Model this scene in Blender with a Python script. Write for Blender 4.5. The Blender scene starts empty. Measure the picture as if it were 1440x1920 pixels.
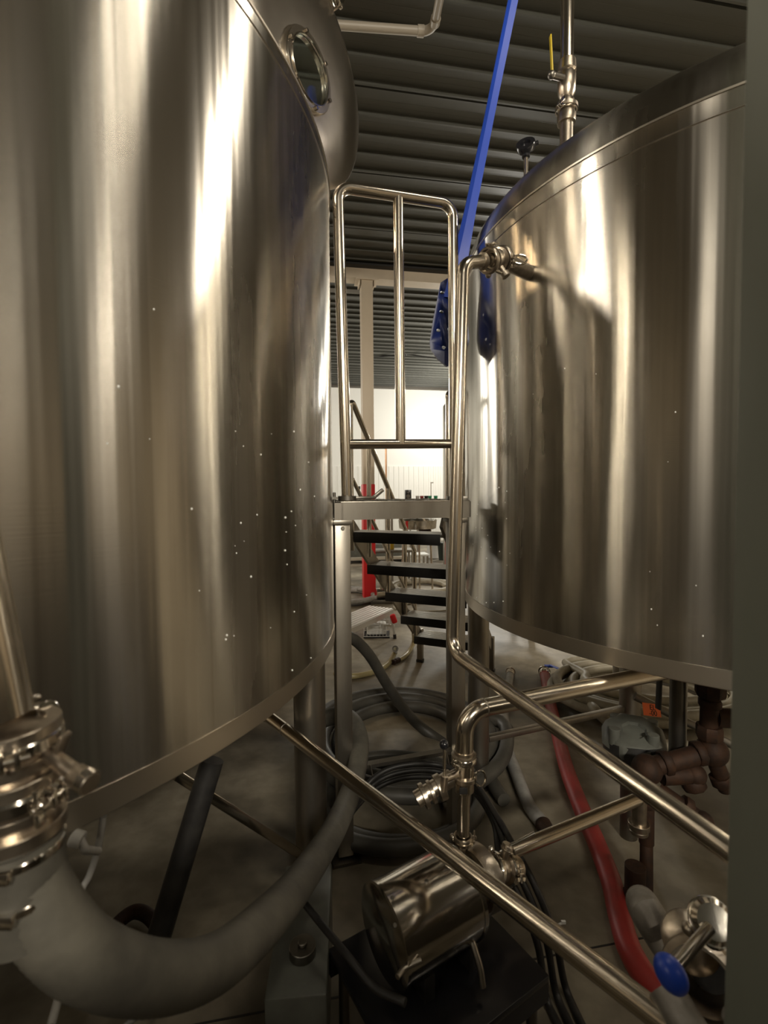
import bpy, bmesh, math, random
from mathutils import Vector, Matrix, Quaternion
random.seed(7)
S = bpy.context.scene
C = S.collection

# ------------------------------------------------------------------ camera, world, light
EYE = 1.47
PITCH, ROLL, FPX = 0.0419, 0.008, 900.0
_c, _s, _cr, _sr = math.cos(PITCH), math.sin(PITCH), math.cos(ROLL), math.sin(ROLL)
RV, UV, FV = Vector((1, 0, 0)), Vector((0, _s, _c)), Vector((0, _c, -_s))
cd = bpy.data.cameras.new('camera')
cam = bpy.data.objects.new('camera', cd); C.objects.link(cam); S.camera = cam
XV = RV*_cr - UV*_sr; YV = RV*_sr + UV*_cr; ZV = -FV
cam.matrix_world = Matrix(((XV.x, YV.x, ZV.x, 0), (XV.y, YV.y, ZV.y, 0), (XV.z, YV.z, ZV.z, EYE), (0, 0, 0, 1)))
cd.sensor_fit = 'VERTICAL'; cd.sensor_height = 36.0; cd.lens = FPX/1920*36.0
cd.clip_start = 0.02; cd.clip_end = 100
cd.dof.use_dof = True; cd.dof.focus_distance = 2.6; cd.dof.aperture_fstop = (cd.lens/1000)/0.0042

def ray(px, py):
    a = (px-720)/FPX; b = (960-py)/FPX
    d = RV*(a*_cr+b*_sr) + UV*(-a*_sr+b*_cr) + FV
    return d/d.y
def W(px, py, Y):                       # a point of the photograph at distance Y in front of the lens
    return ray(px, py)*Y + Vector((0, 0, EYE))
def F(px, py, h=0.0):                   # a point of the photograph at height h over the floor
    d = ray(px, py); return d*((h-EYE)/d.z) + Vector((0, 0, EYE))
def H(px, py, z):                       # same, height z anywhere
    return F(px, py, z)

YAW = math.radians(9.8)                 # the building is turned against the view
E1 = Vector((math.cos(YAW), math.sin(YAW), 0)); E2 = Vector((-math.sin(YAW), math.cos(YAW), 0))
def B(a, b, z=0.0): return E1*a + E2*b + Vector((0, 0, z))
CEIL = 4.55

w = bpy.data.worlds.new('World'); S.world = w; w.use_nodes = True
w.node_tree.nodes['Background'].inputs[0].default_value = (0.9, 0.85, 0.75, 1)
w.node_tree.nodes['Background'].inputs[1].default_value = 0.02

def area(name, loc, size, power, col=(1, .86, .66), aim=None, spread=180):
    l = bpy.data.lights.new(name, 'AREA'); l.shape = 'RECTANGLE'; l.size, l.size_y = size
    l.energy = power; l.color = col; l.spread = math.radians(spread)
    o = bpy.data.objects.new(name, l); C.objects.link(o); o.location = loc
    d = (Vector(aim)-Vector(loc)) if aim is not None else Vector((0, 0, -1))
    o.rotation_euler = d.to_track_quat('-Z', 'Y').to_euler()
    if aim is None: o.rotation_euler = (0, 0, YAW)
    return o
# far bay, bright
def globe(name, loc, power, col, r=.12):
    l = bpy.data.lights.new(name, 'POINT'); l.energy = power; l.color = col; l.shadow_soft_size = r
    o = bpy.data.objects.new(name, l); C.objects.link(o); o.location = loc
for a, b in ((-4.0, 8.8), (-4.0, 11.6), (4.2, 8.8), (4.2, 11.6)):
    globe('far_bay_lamp', B(a, b, CEIL-1.15), 165, (1, .96, .87), .2)
# near bay, dimmer
WARM = (1, .90, .75)
for nm, loc, sz, pw, cl in (('over_right_tank', (3.9, 2.2), (1.3, .2), 125, WARM), ('over_left_tank', (-2.9, 1.3), (.2, 1.2), 80, WARM),
                        ('right_aisle', (6.8, -.5), (1.2, .25), 34, WARM), ('right_back', (6.4, -3.4), (.25, 1.2), 16, WARM),
                        ('left_back', (-3.4, -3.9), (1.2, .25), 34, WARM), ('behind_left_tank', (-3.3, 3.4), (.25, .9), 22, (1, .72, .42))):
    area('ceiling_lamp_'+nm, Vector((*loc, CEIL-.35)), sz, pw, cl)
area('ceiling_lamp_gap', Vector((1.35, .85, CEIL-.3)), (.8, .2), 7, (1, .90, .74))  # added fill light, placed to reflect as a bright patch on the lid
globe('hanging_bulb', Vector((.8, -.7, 4.0)), 14, (1, .88, .70), .07)
area('wall_flood', Vector((1.2, -4.3, 3.95)), (1.6, .25), 210, (1, .92, .78), aim=Vector((.9, 0, 4.05)))  # added fill light, skims the ceiling to brighten the near rib faces
S.view_settings.view_transform = 'Standard'; S.view_settings.look = 'None'
S.view_settings.gamma = 1.0; S.view_settings.use_curve_mapping = False
S.view_settings.exposure = 0.65

# ------------------------------------------------------------------ materials
def mat(name, col, rough=.5, metal=0.0, aniso=0.0, rot=0.0, noise=None, bump=0.0, spec=None, trans=0.0, coat=0.0, nscale=None, roughvar=0.0):
    m = bpy.data.materials.new(name); m.use_nodes = True
    nt = m.node_tree; n = nt.nodes; L = nt.links; p = n['Principled BSDF']
    p.inputs['Base Color'].default_value = (*col, 1); p.inputs['Roughness'].default_value = rough
    p.inputs['Metallic'].default_value = metal
    if coat: p.inputs['Coat Weight'].default_value = coat
    if trans: p.inputs['Transmission Weight'].default_value = trans
    if spec is not None: p.inputs['Specular IOR Level'].default_value = spec
    if aniso:
        p.inputs['Anisotropic'].default_value = aniso; p.inputs['Anisotropic Rotation'].default_value = rot
        t = n.new('ShaderNodeTangent'); t.direction_type = 'RADIAL'; t.axis = 'Z'
        L.new(t.outputs[0], p.inputs['Tangent'])
    if noise:                                   # (scale xyz, amount, second colour)
        tc = n.new('ShaderNodeTexCoord'); mp = n.new('ShaderNodeMapping'); mp.inputs['Scale'].default_value = noise[0]
        nz = n.new('ShaderNodeTexNoise'); nz.inputs['Scale'].default_value = 1.0; nz.inputs['Detail'].default_value = 6
        nz.inputs['Roughness'].default_value = .6
        L.new(tc.outputs['Object'], mp.inputs[0]); L.new(mp.outputs[0], nz.inputs['Vector'])
        cr = n.new('ShaderNodeValToRGB'); cr.color_ramp.elements[0].position = noise[3] if len(noise) > 3 else .35
        cr.color_ramp.elements[1].position = noise[4] if len(noise) > 4 else .68
        cr.color_ramp.elements[0].color = (*col, 1); cr.color_ramp.elements[1].color = (*noise[2], 1)
        L.new(nz.outputs['Fac'], cr.inputs[0]); L.new(cr.outputs[0], p.inputs['Base Color'])
        if roughvar:
            mr = n.new('ShaderNodeMapRange'); mr.inputs[3].default_value = rough-roughvar; mr.inputs[4].default_value = rough+roughvar
            L.new(nz.outputs['Fac'], mr.inputs[0]); L.new(mr.outputs[0], p.inputs['Roughness'])
        if bump:
            bp = n.new('ShaderNodeBump'); bp.inputs['Strength'].default_value = bump; bp.inputs['Distance'].default_value = .004
            L.new(nz.outputs['Fac'], bp.inputs['Height']); L.new(bp.outputs[0], p.inputs['Normal'])
    return m
def tank_mat(name, col, col2, rough, aniso, rot):
    """brushed stainless: grain round the shell, long dried runs down it, speckles of dried splash"""
    m = bpy.data.materials.new(name); m.use_nodes = True
    nt = m.node_tree; n = nt.nodes; L = nt.links; p = n['Principled BSDF']
    p.inputs['Metallic'].default_value = 1; p.inputs['Anisotropic'].default_value = aniso
    p.inputs['Anisotropic Rotation'].default_value = rot
    t = n.new('ShaderNodeTangent'); t.direction_type = 'RADIAL'; t.axis = 'Z'; L.new(t.outputs[0], p.inputs['Tangent'])
    tc = n.new('ShaderNodeTexCoord')
    def nz(scale, detail=5):
        mp = n.new('ShaderNodeMapping'); mp.inputs['Scale'].default_value = scale
        q = n.new('ShaderNodeTexNoise'); q.inputs['Scale'].default_value = 1; q.inputs['Detail'].default_value = detail
        L.new(tc.outputs['Object'], mp.inputs[0]); L.new(mp.outputs[0], q.inputs['Vector']); return q
    fine = nz((38, 38, .3), 3); runs = nz((9, 9, .35)); cloud = nz((2.2, 2.2, 1.0)); grain = nz((3, 3, 420), 2); wav = nz((2.6, 2.6, .55), 2)
    mx = n.new('ShaderNodeMath'); mx.operation = 'MULTIPLY'; L.new(runs.outputs['Fac'], mx.inputs[0]); L.new(cloud.outputs['Fac'], mx.inputs[1])
    cr = n.new('ShaderNodeValToRGB'); cr.color_ramp.elements[0].position = .15; cr.color_ramp.elements[1].position = .38
    cr.color_ramp.elements[0].color = (*col2, 1); cr.color_ramp.elements[1].color = (*col, 1)
    L.new(mx.outputs[0], cr.inputs[0])
    f2 = n.new('ShaderNodeValToRGB'); f2.color_ramp.elements[0].position = .36; f2.color_ramp.elements[0].color = (.80, .79, .77, 1); f2.color_ramp.elements[1].position = .56
    L.new(fine.outputs['Fac'], f2.inputs[0]); mm = n.new('ShaderNodeMix'); mm.data_type = 'RGBA'; mm.blend_type = 'MULTIPLY'; mm.inputs[0].default_value = 1
    L.new(cr.outputs[0], mm.inputs[6]); L.new(f2.outputs[0], mm.inputs[7]); L.new(mm.outputs[2], p.inputs['Base Color'])
    mr = n.new('ShaderNodeMapRange'); mr.inputs[1].default_value = .12; mr.inputs[2].default_value = .4
    mr.inputs[3].default_value = rough+.06; mr.inputs[4].default_value = rough-.04
    L.new(mx.outputs[0], mr.inputs[0]); L.new(mr.outputs[0], p.inputs['Roughness'])
    b1 = n.new('ShaderNodeBump'); b1.inputs['Strength'].default_value = .08; b1.inputs['Distance'].default_value = .001
    L.new(grain.outputs['Fac'], b1.inputs['Height'])
    b2 = n.new('ShaderNodeBump'); b2.inputs['Strength'].default_value = .5; b2.inputs['Distance'].default_value = .02
    L.new(wav.outputs['Fac'], b2.inputs['Height']); L.new(b1.outputs[0], b2.inputs['Normal'])
    b3 = n.new('ShaderNodeBump'); b3.inputs['Strength'].default_value = .35; b3.inputs['Distance'].default_value = .003
    st = nz((16, 16, .2), 2); L.new(st.outputs['Fac'], b3.inputs['Height']); L.new(b2.outputs[0], b3.inputs['Normal']); L.new(b3.outputs[0], p.inputs['Normal'])
    return m
M = dict(
    tank=tank_mat('brushed_stainless', (.59, .565, .51), (.42, .395, .35), .23, .96, 0.25),
    band=mat('plain_stainless', (.56, .51, .43), .36, 1, .5, .25),
    pipe=mat('satin_stainless_tube', (.64, .58, .49), .2, 1, noise=((18, 18, 18), 1, (.56, .50, .42)), roughvar=.04),
    shiny=mat('polished_stainless', (.68, .64, .58), .13, 1, noise=((8, 8, 8), 1, (.58, .54, .48)), bump=.15),
    lid=mat('satin_stainless_lid', (.62, .57, .50), .25, 1, noise=((5, 5, 5), 1, (.50, .45, .39)), bump=.3),
    cast=mat('cast_stainless', (.50, .44, .36), .32, 1, noise=((40, 40, 40), 1, (.36, .31, .25)), bump=.3),
    frame=mat('dull_stainless_section', (.38, .35, .30), .4, 1, noise=((12, 12, 3), 1, (.29, .26, .22)), roughvar=.08),
    alu=mat('ribbed_aluminium', (.72, .70, .66), .38, .7),
    grime=mat('dirty_cast_aluminium', (.36, .34, .31), .55, .6, noise=((14, 14, 14), 1, (.16, .14, .12)), bump=.5),
    black=mat('black_rubber', (.016, .015, .015), .45, noise=((20, 20, 20), 1, (.035, .033, .03)), bump=.2),
    tread=mat('black_stair_nosing', (.012, .011, .010), .55),
    plas=mat('black_plastic', (.012, .012, .014), .22),
    hose=mat('grey_wrapped_hose', (.055, .050, .040), .6, noise=((9, 9, 9), 1, (.115, .105, .083)), bump=.8),
    dhose=mat('dark_grey_hose', (.045, .042, .036), .5, noise=((7, 7, 7), 1, (.075, .07, .058)), bump=.3),
    red=mat('red_rubber', (.38, .035, .03), .45, noise=((10, 10, 10), 1, (.26, .028, .024))),
    redpaint=mat('red_paint', (.62, .015, .018), .45),
    cream=mat('cream_paint', (.62, .53, .41), .5, noise=((4, 4, 1), 1, (.56, .47, .36))),
    beige=mat('beige_hose_rubber', (.40, .36, .27), .5, noise=((12, 12, 12), 1, (.28, .25, .18))),
    yhose=mat('yellowed_clear_hose', (.44, .38, .20), .3, noise=((12, 12, 12), 1, (.34, .28, .14))),
    ghose=mat('pale_grey_hose', (.38, .37, .35), .45, noise=((12, 12, 12), 1, (.22, .21, .19))),
    blue=mat('blue_plastic', (.018, .065, .46), .35),
    navy=mat('navy_plastic', (.006, .018, .115), .4),
    rust=mat('rusty_iron', (.055, .024, .011), .7, .4, noise=((25, 25, 25), 1, (.022, .013, .009)), bump=.6),
    greyc=mat('grey_cast_enamel', (.13, .135, .115), .5, noise=((10, 10, 10), 1, (.085, .085, .072))),
    post=mat('green_grey_paint', (.21, .225, .195), .5, noise=((3, 3, 1.2), 1, (.165, .18, .155)), bump=.1),
    pvc=mat('cream_conduit', (.36, .32, .26), .45),
    yellow=mat('yellow_vinyl', (.52, .38, .02), .4),
    orange=mat('orange_card', (.95, .17, .03), .5),
    ink=mat('black_ink', (.01, .01, .01), .5),
    white=mat('white_plastic', (.75, .75, .72), .45),
    clear=mat('sight_glass', (.85, .95, .92), .03, 0, trans=1.0),
    pink=mat('pink_plastic', (.75, .06, .35), .4),
    green=mat('green_plastic', (.03, .30, .14), .45),
    dgreen=mat('dark_bin_plastic', (.02, .03, .022), .45),
    wood=mat('pallet_board', (.45, .40, .32), .7),
    steeldk=mat('dark_steel', (.20, .185, .16), .4, 1),
    copper=mat('copper_line', (.55, .33, .2), .3, 1),
)
def floor_mat():
    m = bpy.data.materials.new('worn_concrete'); m.use_nodes = True
    nt = m.node_tree; n = nt.nodes; L = nt.links; p = n['Principled BSDF']
    tc = n.new('ShaderNodeTexCoord'); mp = n.new('ShaderNodeMapping'); L.new(tc.outputs['Object'], mp.inputs[0])
    a = n.new('ShaderNodeTexNoise'); a.inputs['Scale'].default_value = 1.6; a.inputs['Detail'].default_value = 8; L.new(mp.outputs[0], a.inputs['Vector'])
    b = n.new('ShaderNodeTexNoise'); b.inputs['Scale'].default_value = 14; b.inputs['Detail'].default_value = 6; L.new(mp.outputs[0], b.inputs['Vector'])
    cr = n.new('ShaderNodeValToRGB'); e = cr.color_ramp.elements
    e[0].position = .33; e[0].color = (.085, .070, .048, 1); e[1].position = .66; e[1].color = (.36, .315, .235, 1)
    L.new(a.outputs['Fac'], cr.inputs[0])
    mx = n.new('ShaderNodeMix'); mx.data_type = 'RGBA'; mx.blend_type = 'MULTIPLY'; mx.inputs[0].default_value = .35
    cr2 = n.new('ShaderNodeValToRGB'); cr2.color_ramp.elements[0].position = .4; cr2.color_ramp.elements[0].color = (.5, .48, .44, 1); cr2.color_ramp.elements[1].position = .6
    L.new(b.outputs['Fac'], cr2.inputs[0]); L.new(cr.outputs[0], mx.inputs[6]); L.new(cr2.outputs[0], mx.inputs[7]); L.new(mx.outputs[2], p.inputs['Base Color'])
    mr = n.new('ShaderNodeMapRange'); mr.inputs[3].default_value = .32; mr.inputs[4].default_value = .7
    L.new(a.outputs['Fac'], mr.inputs[0]); L.new(mr.outputs[0], p.inputs['Roughness'])
    bp = n.new('ShaderNodeBump'); bp.inputs['Strength'].default_value = .25; bp.inputs['Distance'].default_value = .003
    L.new(b.outputs['Fac'], bp.inputs['Height']); L.new(bp.outputs[0], p.inputs['Normal'])
    return m
M['floor'] = floor_mat()
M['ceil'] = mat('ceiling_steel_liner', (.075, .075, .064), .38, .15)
M['lowwall'] = mat('dark_masonry', (.09, .08, .065), .7)  # dark surface of the added slabs that block light
M['wall'] = mat('white_liner_panel', (.78, .77, .72), .5)
M['wallb'] = mat('beige_liner_panel', (.46, .39, .29), .6)

# ------------------------------------------------------------------ mesh helpers
def V(*a): return Vector(a)
def frame_of(d):
    d = d.normalized(); up = V(0, 0, 1) if abs(d.z) < .95 else V(1, 0, 0)
    x = d.cross(up).normalized(); return x, x.cross(d).normalized(), d
def box(bm, c, sx, sy, sz, ax=None, ay=None, az=None, bev=0.0):
    ax = (ax or V(1, 0, 0)).normalized(); ay = (ay or V(0, 1, 0)).normalized(); az = (az or ax.cross(ay)).normalized()
    vs = []
    for i in (-1, 1):
        for j in (-1, 1):
            for k in (-1, 1):
                vs.append(bm.verts.new(c + ax*(i*sx/2) + ay*(j*sy/2) + az*(k*sz/2)))
    fs = []
    for q in ((0, 1, 3, 2), (4, 6, 7, 5), (0, 4, 5, 1), (2, 3, 7, 6), (0, 2, 6, 4), (1, 5, 7, 3)):
        fs.append(bm.faces.new([vs[i] for i in q]))
    if bev:
        es = {e for f_ in fs for e in f_.edges}
        bmesh.ops.bevel(bm, geom=list(es), offset=bev, segments=2, affect='EDGES', profile=.5)
def bar(bm, p0, p1, wx, wy, up=None, bev=0.0):          # rectangular bar between two points
    d = p1-p0; x, y, z = frame_of(d)
    if up is not None:
        x = d.cross(up).normalized(); y = x.cross(d).normalized()
    box(bm, (p0+p1)/2, wx, wy, d.length, x, y, d.normalized(), bev)
def fillet(pts, r, n=8):
    out = [pts[0]]
    for i in range(1, len(pts)-1):
        a, b, c = pts[i-1], pts[i], pts[i+1]
        u = (a-b).normalized(); v = (c-b).normalized(); ang = u.angle(v)
        if ang > math.pi-.02: out.append(b); continue
        t = min(r/math.tan(ang/2), (a-b).length*.49, (c-b).length*.49)
        p, q = b+u*t, b+v*t; rr = t*math.tan(ang/2)
        o = b + (u+v).normalized()*(rr/math.sin(ang/2)); s0 = p-o; s1 = q-o; full = s0.angle(s1)
        axis = s0.cross(s1).normalized()
        for k in range(n+1): out.append(o + Quaternion(axis, full*k/n) @ s0)
    out.append(pts[-1]); return out
def spline(pts, n=10):
    P = [2*pts[0]-pts[1]] + list(pts) + [2*pts[-1]-pts[-2]]; out = []
    for i in range(1, len(P)-2):
        a, b, c, d = P[i-1], P[i], P[i+1], P[i+2]
        for k in range(n):
            t = k/n
            out.append(.5*((2*b)+(c-a)*t+(2*a-5*b+4*c-d)*t*t+(3*b-a-3*c+d)*t**3))
    out.append(P[-2]); return out
def tube(bm, pts, r, n=20, cap=True, rf=None):
    rings = []; t = (pts[1]-pts[0]).normalized(); x, y, _ = frame_of(t); prev = t
    L = 0
    for i, p in enumerate(pts):
        if i == 0: t = (pts[1]-pts[0]).normalized()
        elif i == len(pts)-1: t = (pts[-1]-pts[-2]).normalized()
        else: t = ((pts[i+1]-p).normalized()+(p-pts[i-1]).normalized()).normalized()
        if i: L += (p-pts[i-1]).length
        q = prev.rotation_difference(t); x = q @ x; x = (x - t*x.dot(t)).normalized(); y = t.cross(x); prev = t
        rr = r if rf is None else rf(i, L)
        rings.append([bm.verts.new(p + (x*math.cos(2*math.pi*k/n)+y*math.sin(2*math.pi*k/n))*rr) for k in range(n)])
    for a, b in zip(rings[:-1], rings[1:]):
        for k in range(n):
            f_ = bm.faces.new((a[k], a[(k+1) % n], b[(k+1) % n], b[k])); f_.smooth = True
    if cap:
        bm.faces.new(rings[0][::-1]); bm.faces.new(rings[-1])
def lathe(bm, o, d, prof, n=32, close=False):            # prof: (distance along d, radius)
    x, y, z = frame_of(d); rings = []
    for h, r in prof:
        if r < 1e-6: rings.append([bm.verts.new(o+z*h)])
        else: rings.append([bm.verts.new(o+z*h+(x*math.cos(2*math.pi*k/n)+y*math.sin(2*math.pi*k/n))*r) for k in range(n)])
    pairs = list(zip(rings[:-1], rings[1:]))
    if close: pairs.append((rings[-1], rings[0]))
    for a, b in pairs:
        for k in range(n):
            if len(a) == 1 and len(b) == 1: continue
            if len(a) == 1: f_ = bm.faces.new((a[0], b[(k+1) % n], b[k]))
            elif len(b) == 1: f_ = bm.faces.new((a[k], a[(k+1) % n], b[0]))
            else: f_ = bm.faces.new((a[k], a[(k+1) % n], b[(k+1) % n], b[k]))
            f_.smooth = True
def cyl(bm, p0, p1, r, n=24, r2=None):
    r2 = r if r2 is None else r2; L = (p1-p0).length; e = min(.0015, r*.15, L*.2)
    lathe(bm, p0, p1-p0, [(0, 0), (0, r-e), (e, r), (L-e, r2), (L, r2-e), (L, 0)], n)
def ball(bm, c, r, sc=(1, 1, 1), rot=None):
    m_ = Matrix.Translation(c) @ (rot.to_matrix().to_4x4() if rot else Matrix()) @ Matrix.Diagonal((*[r*s for s in sc], 1))
    res = bmesh.ops.create_uvsphere(bm, u_segments=24, v_segments=14, radius=1, matrix=m_)
    for v in res['verts']:
        for f_ in v.link_faces: f_.smooth = True
def ring(bm, c, d, r, w, t, n=32):                       # band: outer radius r, width w along d, thickness t
    lathe(bm, c - d.normalized()*w/2, d, [(0, r-t), (0, r-.001), (.001, r), (w-.001, r), (w, r-.001), (w, r-t)], n, close=True)
def NB(): return bmesh.new()
def obj(name, bm, m, parent=None, label=None, loc=None, sharp=40):
    bmesh.ops.recalc_face_normals(bm, faces=bm.faces)
    o0 = parent['_o'] if parent is not None and '_o' in parent else None
    base = Vector(o0) if o0 is not None else (Vector(loc) if loc is not None else Vector((0, 0, 0)))
    bmesh.ops.translate(bm, verts=bm.verts, vec=-base)
    me = bpy.data.meshes.new(name); bm.to_mesh(me); bm.free()
    me.materials.append(m if not isinstance(m, str) else M[m])
    try: me.set_sharp_from_angle(angle=math.radians(sharp))
    except Exception: pass
    o = bpy.data.objects.new(name, me); C.objects.link(o)
    if parent is not None:
        o.parent = parent
        if parent.type == 'MESH': o['_o'] = parent['_o']
        else: o['_o'] = tuple(base)
    else:
        o.location = base; o['_o'] = tuple(base)
    if label: o['label'] = label
    return o
def thing(name, label, cat, loc, group=None):
    o = bpy.data.objects.new(name, None); C.objects.link(o); o.location = loc; o['_o'] = tuple(loc)
    o.empty_display_size = .1; o['label'] = label; o['category'] = cat
    if group: o['group'] = group
    return o
def tag(o, label, cat, group=None):
    o['label'] = label; o['category'] = cat
    if group: o['group'] = group
    return o
def struct(name, bm, m, label=None, loc=None, sharp=40):
    o = obj(name, bm, m, loc=loc, sharp=sharp); o['kind'] = 'structure'
    if label: o['label'] = label
    return o

# ---- sanitary fittings
def clamp_ring(bm, c, d, r, bolt, w=.018):
    """two-piece tri-clamp: V ring, ears, bolt and wing nut on the side bolt points to"""
    d = d.normalized(); b = (bolt - d*bolt.dot(d)).normalized(); t = d.cross(b).normalized()
    lathe(bm, c-d*w/2, d, [(0, r*.98), (0, r*1.12), (w*.22, r*1.22), (w*.78, r*1.22), (w, r*1.12), (w, r*.98)], 32, close=True)
    for s in (-1, 1):
        box(bm, c+b*(r*1.33)+t*(s*r*.16), r*.34, r*.12, w*1.05, b, t, d, .001)
    ball(bm, c-b*(r*1.25), w*.52)
    cyl(bm, c+b*(r*1.38)-t*r*.42, c+b*(r*1.38)+t*r*.75, w*.16, 10)
    q = c+b*(r*1.38)+t*r*.45
    cyl(bm, q-t*r*.1, q+t*r*.15, w*.36, 12)
    for s in (-1, 1): box(bm, q+d*(s*w*.6)+t*r*.08, w*.7, w*.22, w*.55, d, b, t, .001)
def ferrule(bm, c, d, r):
    lathe(bm, c-d.normalized()*.012, d, [(0, r*.8), (0, r), (.008, r), (.011, r*1.28), (.013, r*1.28), (.016, r), (.024, r), (.024, r*.8)], 28, close=True)
def butterfly(parent, c, d, r, stem, lever_dir, lever_len, knob='ball', knobmat='plas', klabel=None):
    """valve body on axis d, stem leaving towards stem, lever from its top"""
    d = d.normalized(); s = (stem-d*stem.dot(d)).normalized()
    bm = NB()
    lathe(bm, c-d*r*.75, d, [(0, r*.75), (0, r*1.28), (r*.18, r*1.3), (r*.3, r*1.02), (r*.5, r*1.12), (r, r*1.12), (r*1.2, r*1.02), (r*1.32, r*1.3), (r*1.5, r*1.28), (r*1.5, r*.75)], 32, close=True)
    cyl(bm, c+s*r*.9, c+s*r*1.9, r*.36, 16)
    obj('valve_body', bm, 'cast', parent)
    bm = NB(); cyl(bm, c+s*r*1.8, c+s*r*2.35, r*.52, 20)
    for k in range(3): ring(bm, c+s*(r*(1.95+k*.14)), s, r*.55, r*.05, r*.08)
    obj('stem_cap', bm, 'cast', parent)
    a = c+s*r*2.1; e = a+lever_dir.normalized()*lever_len
    bm = NB(); tube(bm, [a+lever_dir.normalized()*r*.3, e], r*.17, 12)
    lv = obj('lever', bm, 'shiny', parent)
    if knob == 'ball':
        bm = NB(); ball(bm, e, r*.42); obj('knob', bm, knobmat, lv, klabel)
    return e

# ------------------------------------------------------------------ the building
X0, X1, Y0, Y1 = -7.0, 9.0, -5.0, 13.9
bm = NB(); vs = [bm.verts.new(B(a, b)) for a, b in ((X0, Y0), (X1, Y0), (X1, Y1), (X0, Y1))]; bm.faces.new(vs)
struct('floor', bm, 'floor', 'worn grey concrete floor with stains')
# floor joints
bm = NB()
for p, q in ((F(880, 1822), F(1190, 1762)), ):
    d = (q-p).normalized(); bar(bm, p-d*1.0+V(0, 0, .0005), q+d*2+V(0, 0, .0005), .006, .001, V(0, 0, 1))
struct('trim_1', bm, 'black', 'dark saw cut joint in the concrete floor')
# ribbed steel liner overhead, ribs along E1
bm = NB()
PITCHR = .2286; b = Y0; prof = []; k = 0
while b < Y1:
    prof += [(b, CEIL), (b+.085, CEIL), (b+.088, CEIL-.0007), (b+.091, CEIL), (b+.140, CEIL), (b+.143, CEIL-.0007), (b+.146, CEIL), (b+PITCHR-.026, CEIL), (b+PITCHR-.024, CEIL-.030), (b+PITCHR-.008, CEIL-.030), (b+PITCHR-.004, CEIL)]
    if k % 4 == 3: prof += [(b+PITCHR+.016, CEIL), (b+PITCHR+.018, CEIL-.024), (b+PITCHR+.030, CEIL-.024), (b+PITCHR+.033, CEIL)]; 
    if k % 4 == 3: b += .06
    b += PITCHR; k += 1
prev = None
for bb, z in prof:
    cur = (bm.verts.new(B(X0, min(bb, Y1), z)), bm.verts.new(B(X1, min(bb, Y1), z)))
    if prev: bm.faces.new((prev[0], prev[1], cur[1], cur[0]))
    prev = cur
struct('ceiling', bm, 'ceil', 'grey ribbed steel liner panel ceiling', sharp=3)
def wall(name, a, b, m, z0=0, z1=CEIL, lab=None):
    bm = NB(); v = [bm.verts.new(p) for p in (V(a.x, a.y, z0), V(b.x, b.y, z0), V(b.x, b.y, z1), V(a.x, a.y, z1))]; bm.faces.new(v)
    struct(name, bm, m, lab)
wall('wall_back', B(X0, Y1), B(X1, Y1), 'wall', lab='white far wall of the hall')
wall('wall_left', B(X0, Y0), B(X0, Y1), 'wallb'); wall('wall_right', B(X1, Y0), B(X1, Y1), 'wallb'); wall('wall_front', B(X0, Y0), B(X1, Y0), 'wallb')
# added unseen slabs that keep lamp light off the near floor
bm = NB(); box(bm, V(1.36, -.35, .62), .12, 2.3, 1.24); struct('wall_near_right', bm, 'lowwall', 'low dark partition behind the camera, right')
bm = NB(); box(bm, V(-1.0, -1.1, .95), 4.6, .12, 1.9); struct('wall_near_front', bm, 'lowwall', 'low dark partition behind the camera')
bm = NB(); box(bm, V(-3.3, .5, .62), .12, 3.1, 1.24); struct('wall_near_left', bm, 'lowwall', 'low dark partition beyond the left tank')
bm = NB(); box(bm, V(-2.05, 3.45, .8), 2.6, .12, 1.6); struct('wall_near_back', bm, 'lowwall', 'dark partition behind the left tank')
# lower corrugated sheet on the far wall
bm = NB(); prev = None; zt = W(720, 873, 13.7).z; a = -6.9; k = 0
while a < 8.9:
    off = .03 if (k//2) % 2 else .05
    cur = (bm.verts.new(B(a, Y1-off, 0)), bm.verts.new(B(a, Y1-off, zt)), bm.verts.new(B(a, Y1, zt)))
    if prev: bm.faces.new((prev[0], cur[0], cur[1], prev[1])); bm.faces.new((prev[1], cur[1], cur[2], prev[2]))
    prev = cur; a += .02 if k % 2 else .055; k += 1
struct('trim_2', bm, 'wall', 'white corrugated sheet along the lower far wall')
bm = NB(); bar(bm, B(X0+.1, Y1-.03, CEIL-.05), B(X1-.1, Y1-.03, CEIL-.05), .06, .08)
struct('trim_3', bm, 'steeldk', 'thin grey trim where the far wall meets the ceiling')

# roof beam over the column
colp = V(-.218, 6.65, 0); ca = colp.dot(E1); cb = colp.dot(E2)
t = thing('roof_beam', 'beige steel roof beam with dark top flange crossing above the column', 'beam', B(ca, cb, CEIL-.24))
bm = NB()
box(bm, B(1, cb, CEIL-.215), 15.6, .20, .012, E1, E2); box(bm, B(1, cb, CEIL-.125), 15.6, .012, .17, E1, E2)
obj('web', bm, 'cream', t)
bm = NB(); box(bm, B(1, cb, CEIL-.035), 15.6, .22, .03, E1, E2); obj('top_flange', bm, 'tread', t)
t = thing('support_column', 'cream steel column painted red at its lower end, beyond the stairs', 'column', colp)
hw = .165/2; zr = W(692, 908, 6.6).z
bm = NB(); box(bm, colp+V(0, 0, zr/2), hw*2, .2, zr, E1, E2, bev=.006); obj('painted_base', bm, 'redpaint', t, 'red painted lower part of the column')
bm = NB(); box(bm, colp+V(0, 0, (zr+CEIL-.225)/2), hw*2-.01, .19, CEIL-.225-zr, E1, E2, bev=.006); obj('shaft', bm, 'cream', t)
bm = NB(); box(bm, colp+V(0, 0, CEIL-.235), .30, .24, .015, E1, E2)
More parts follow.
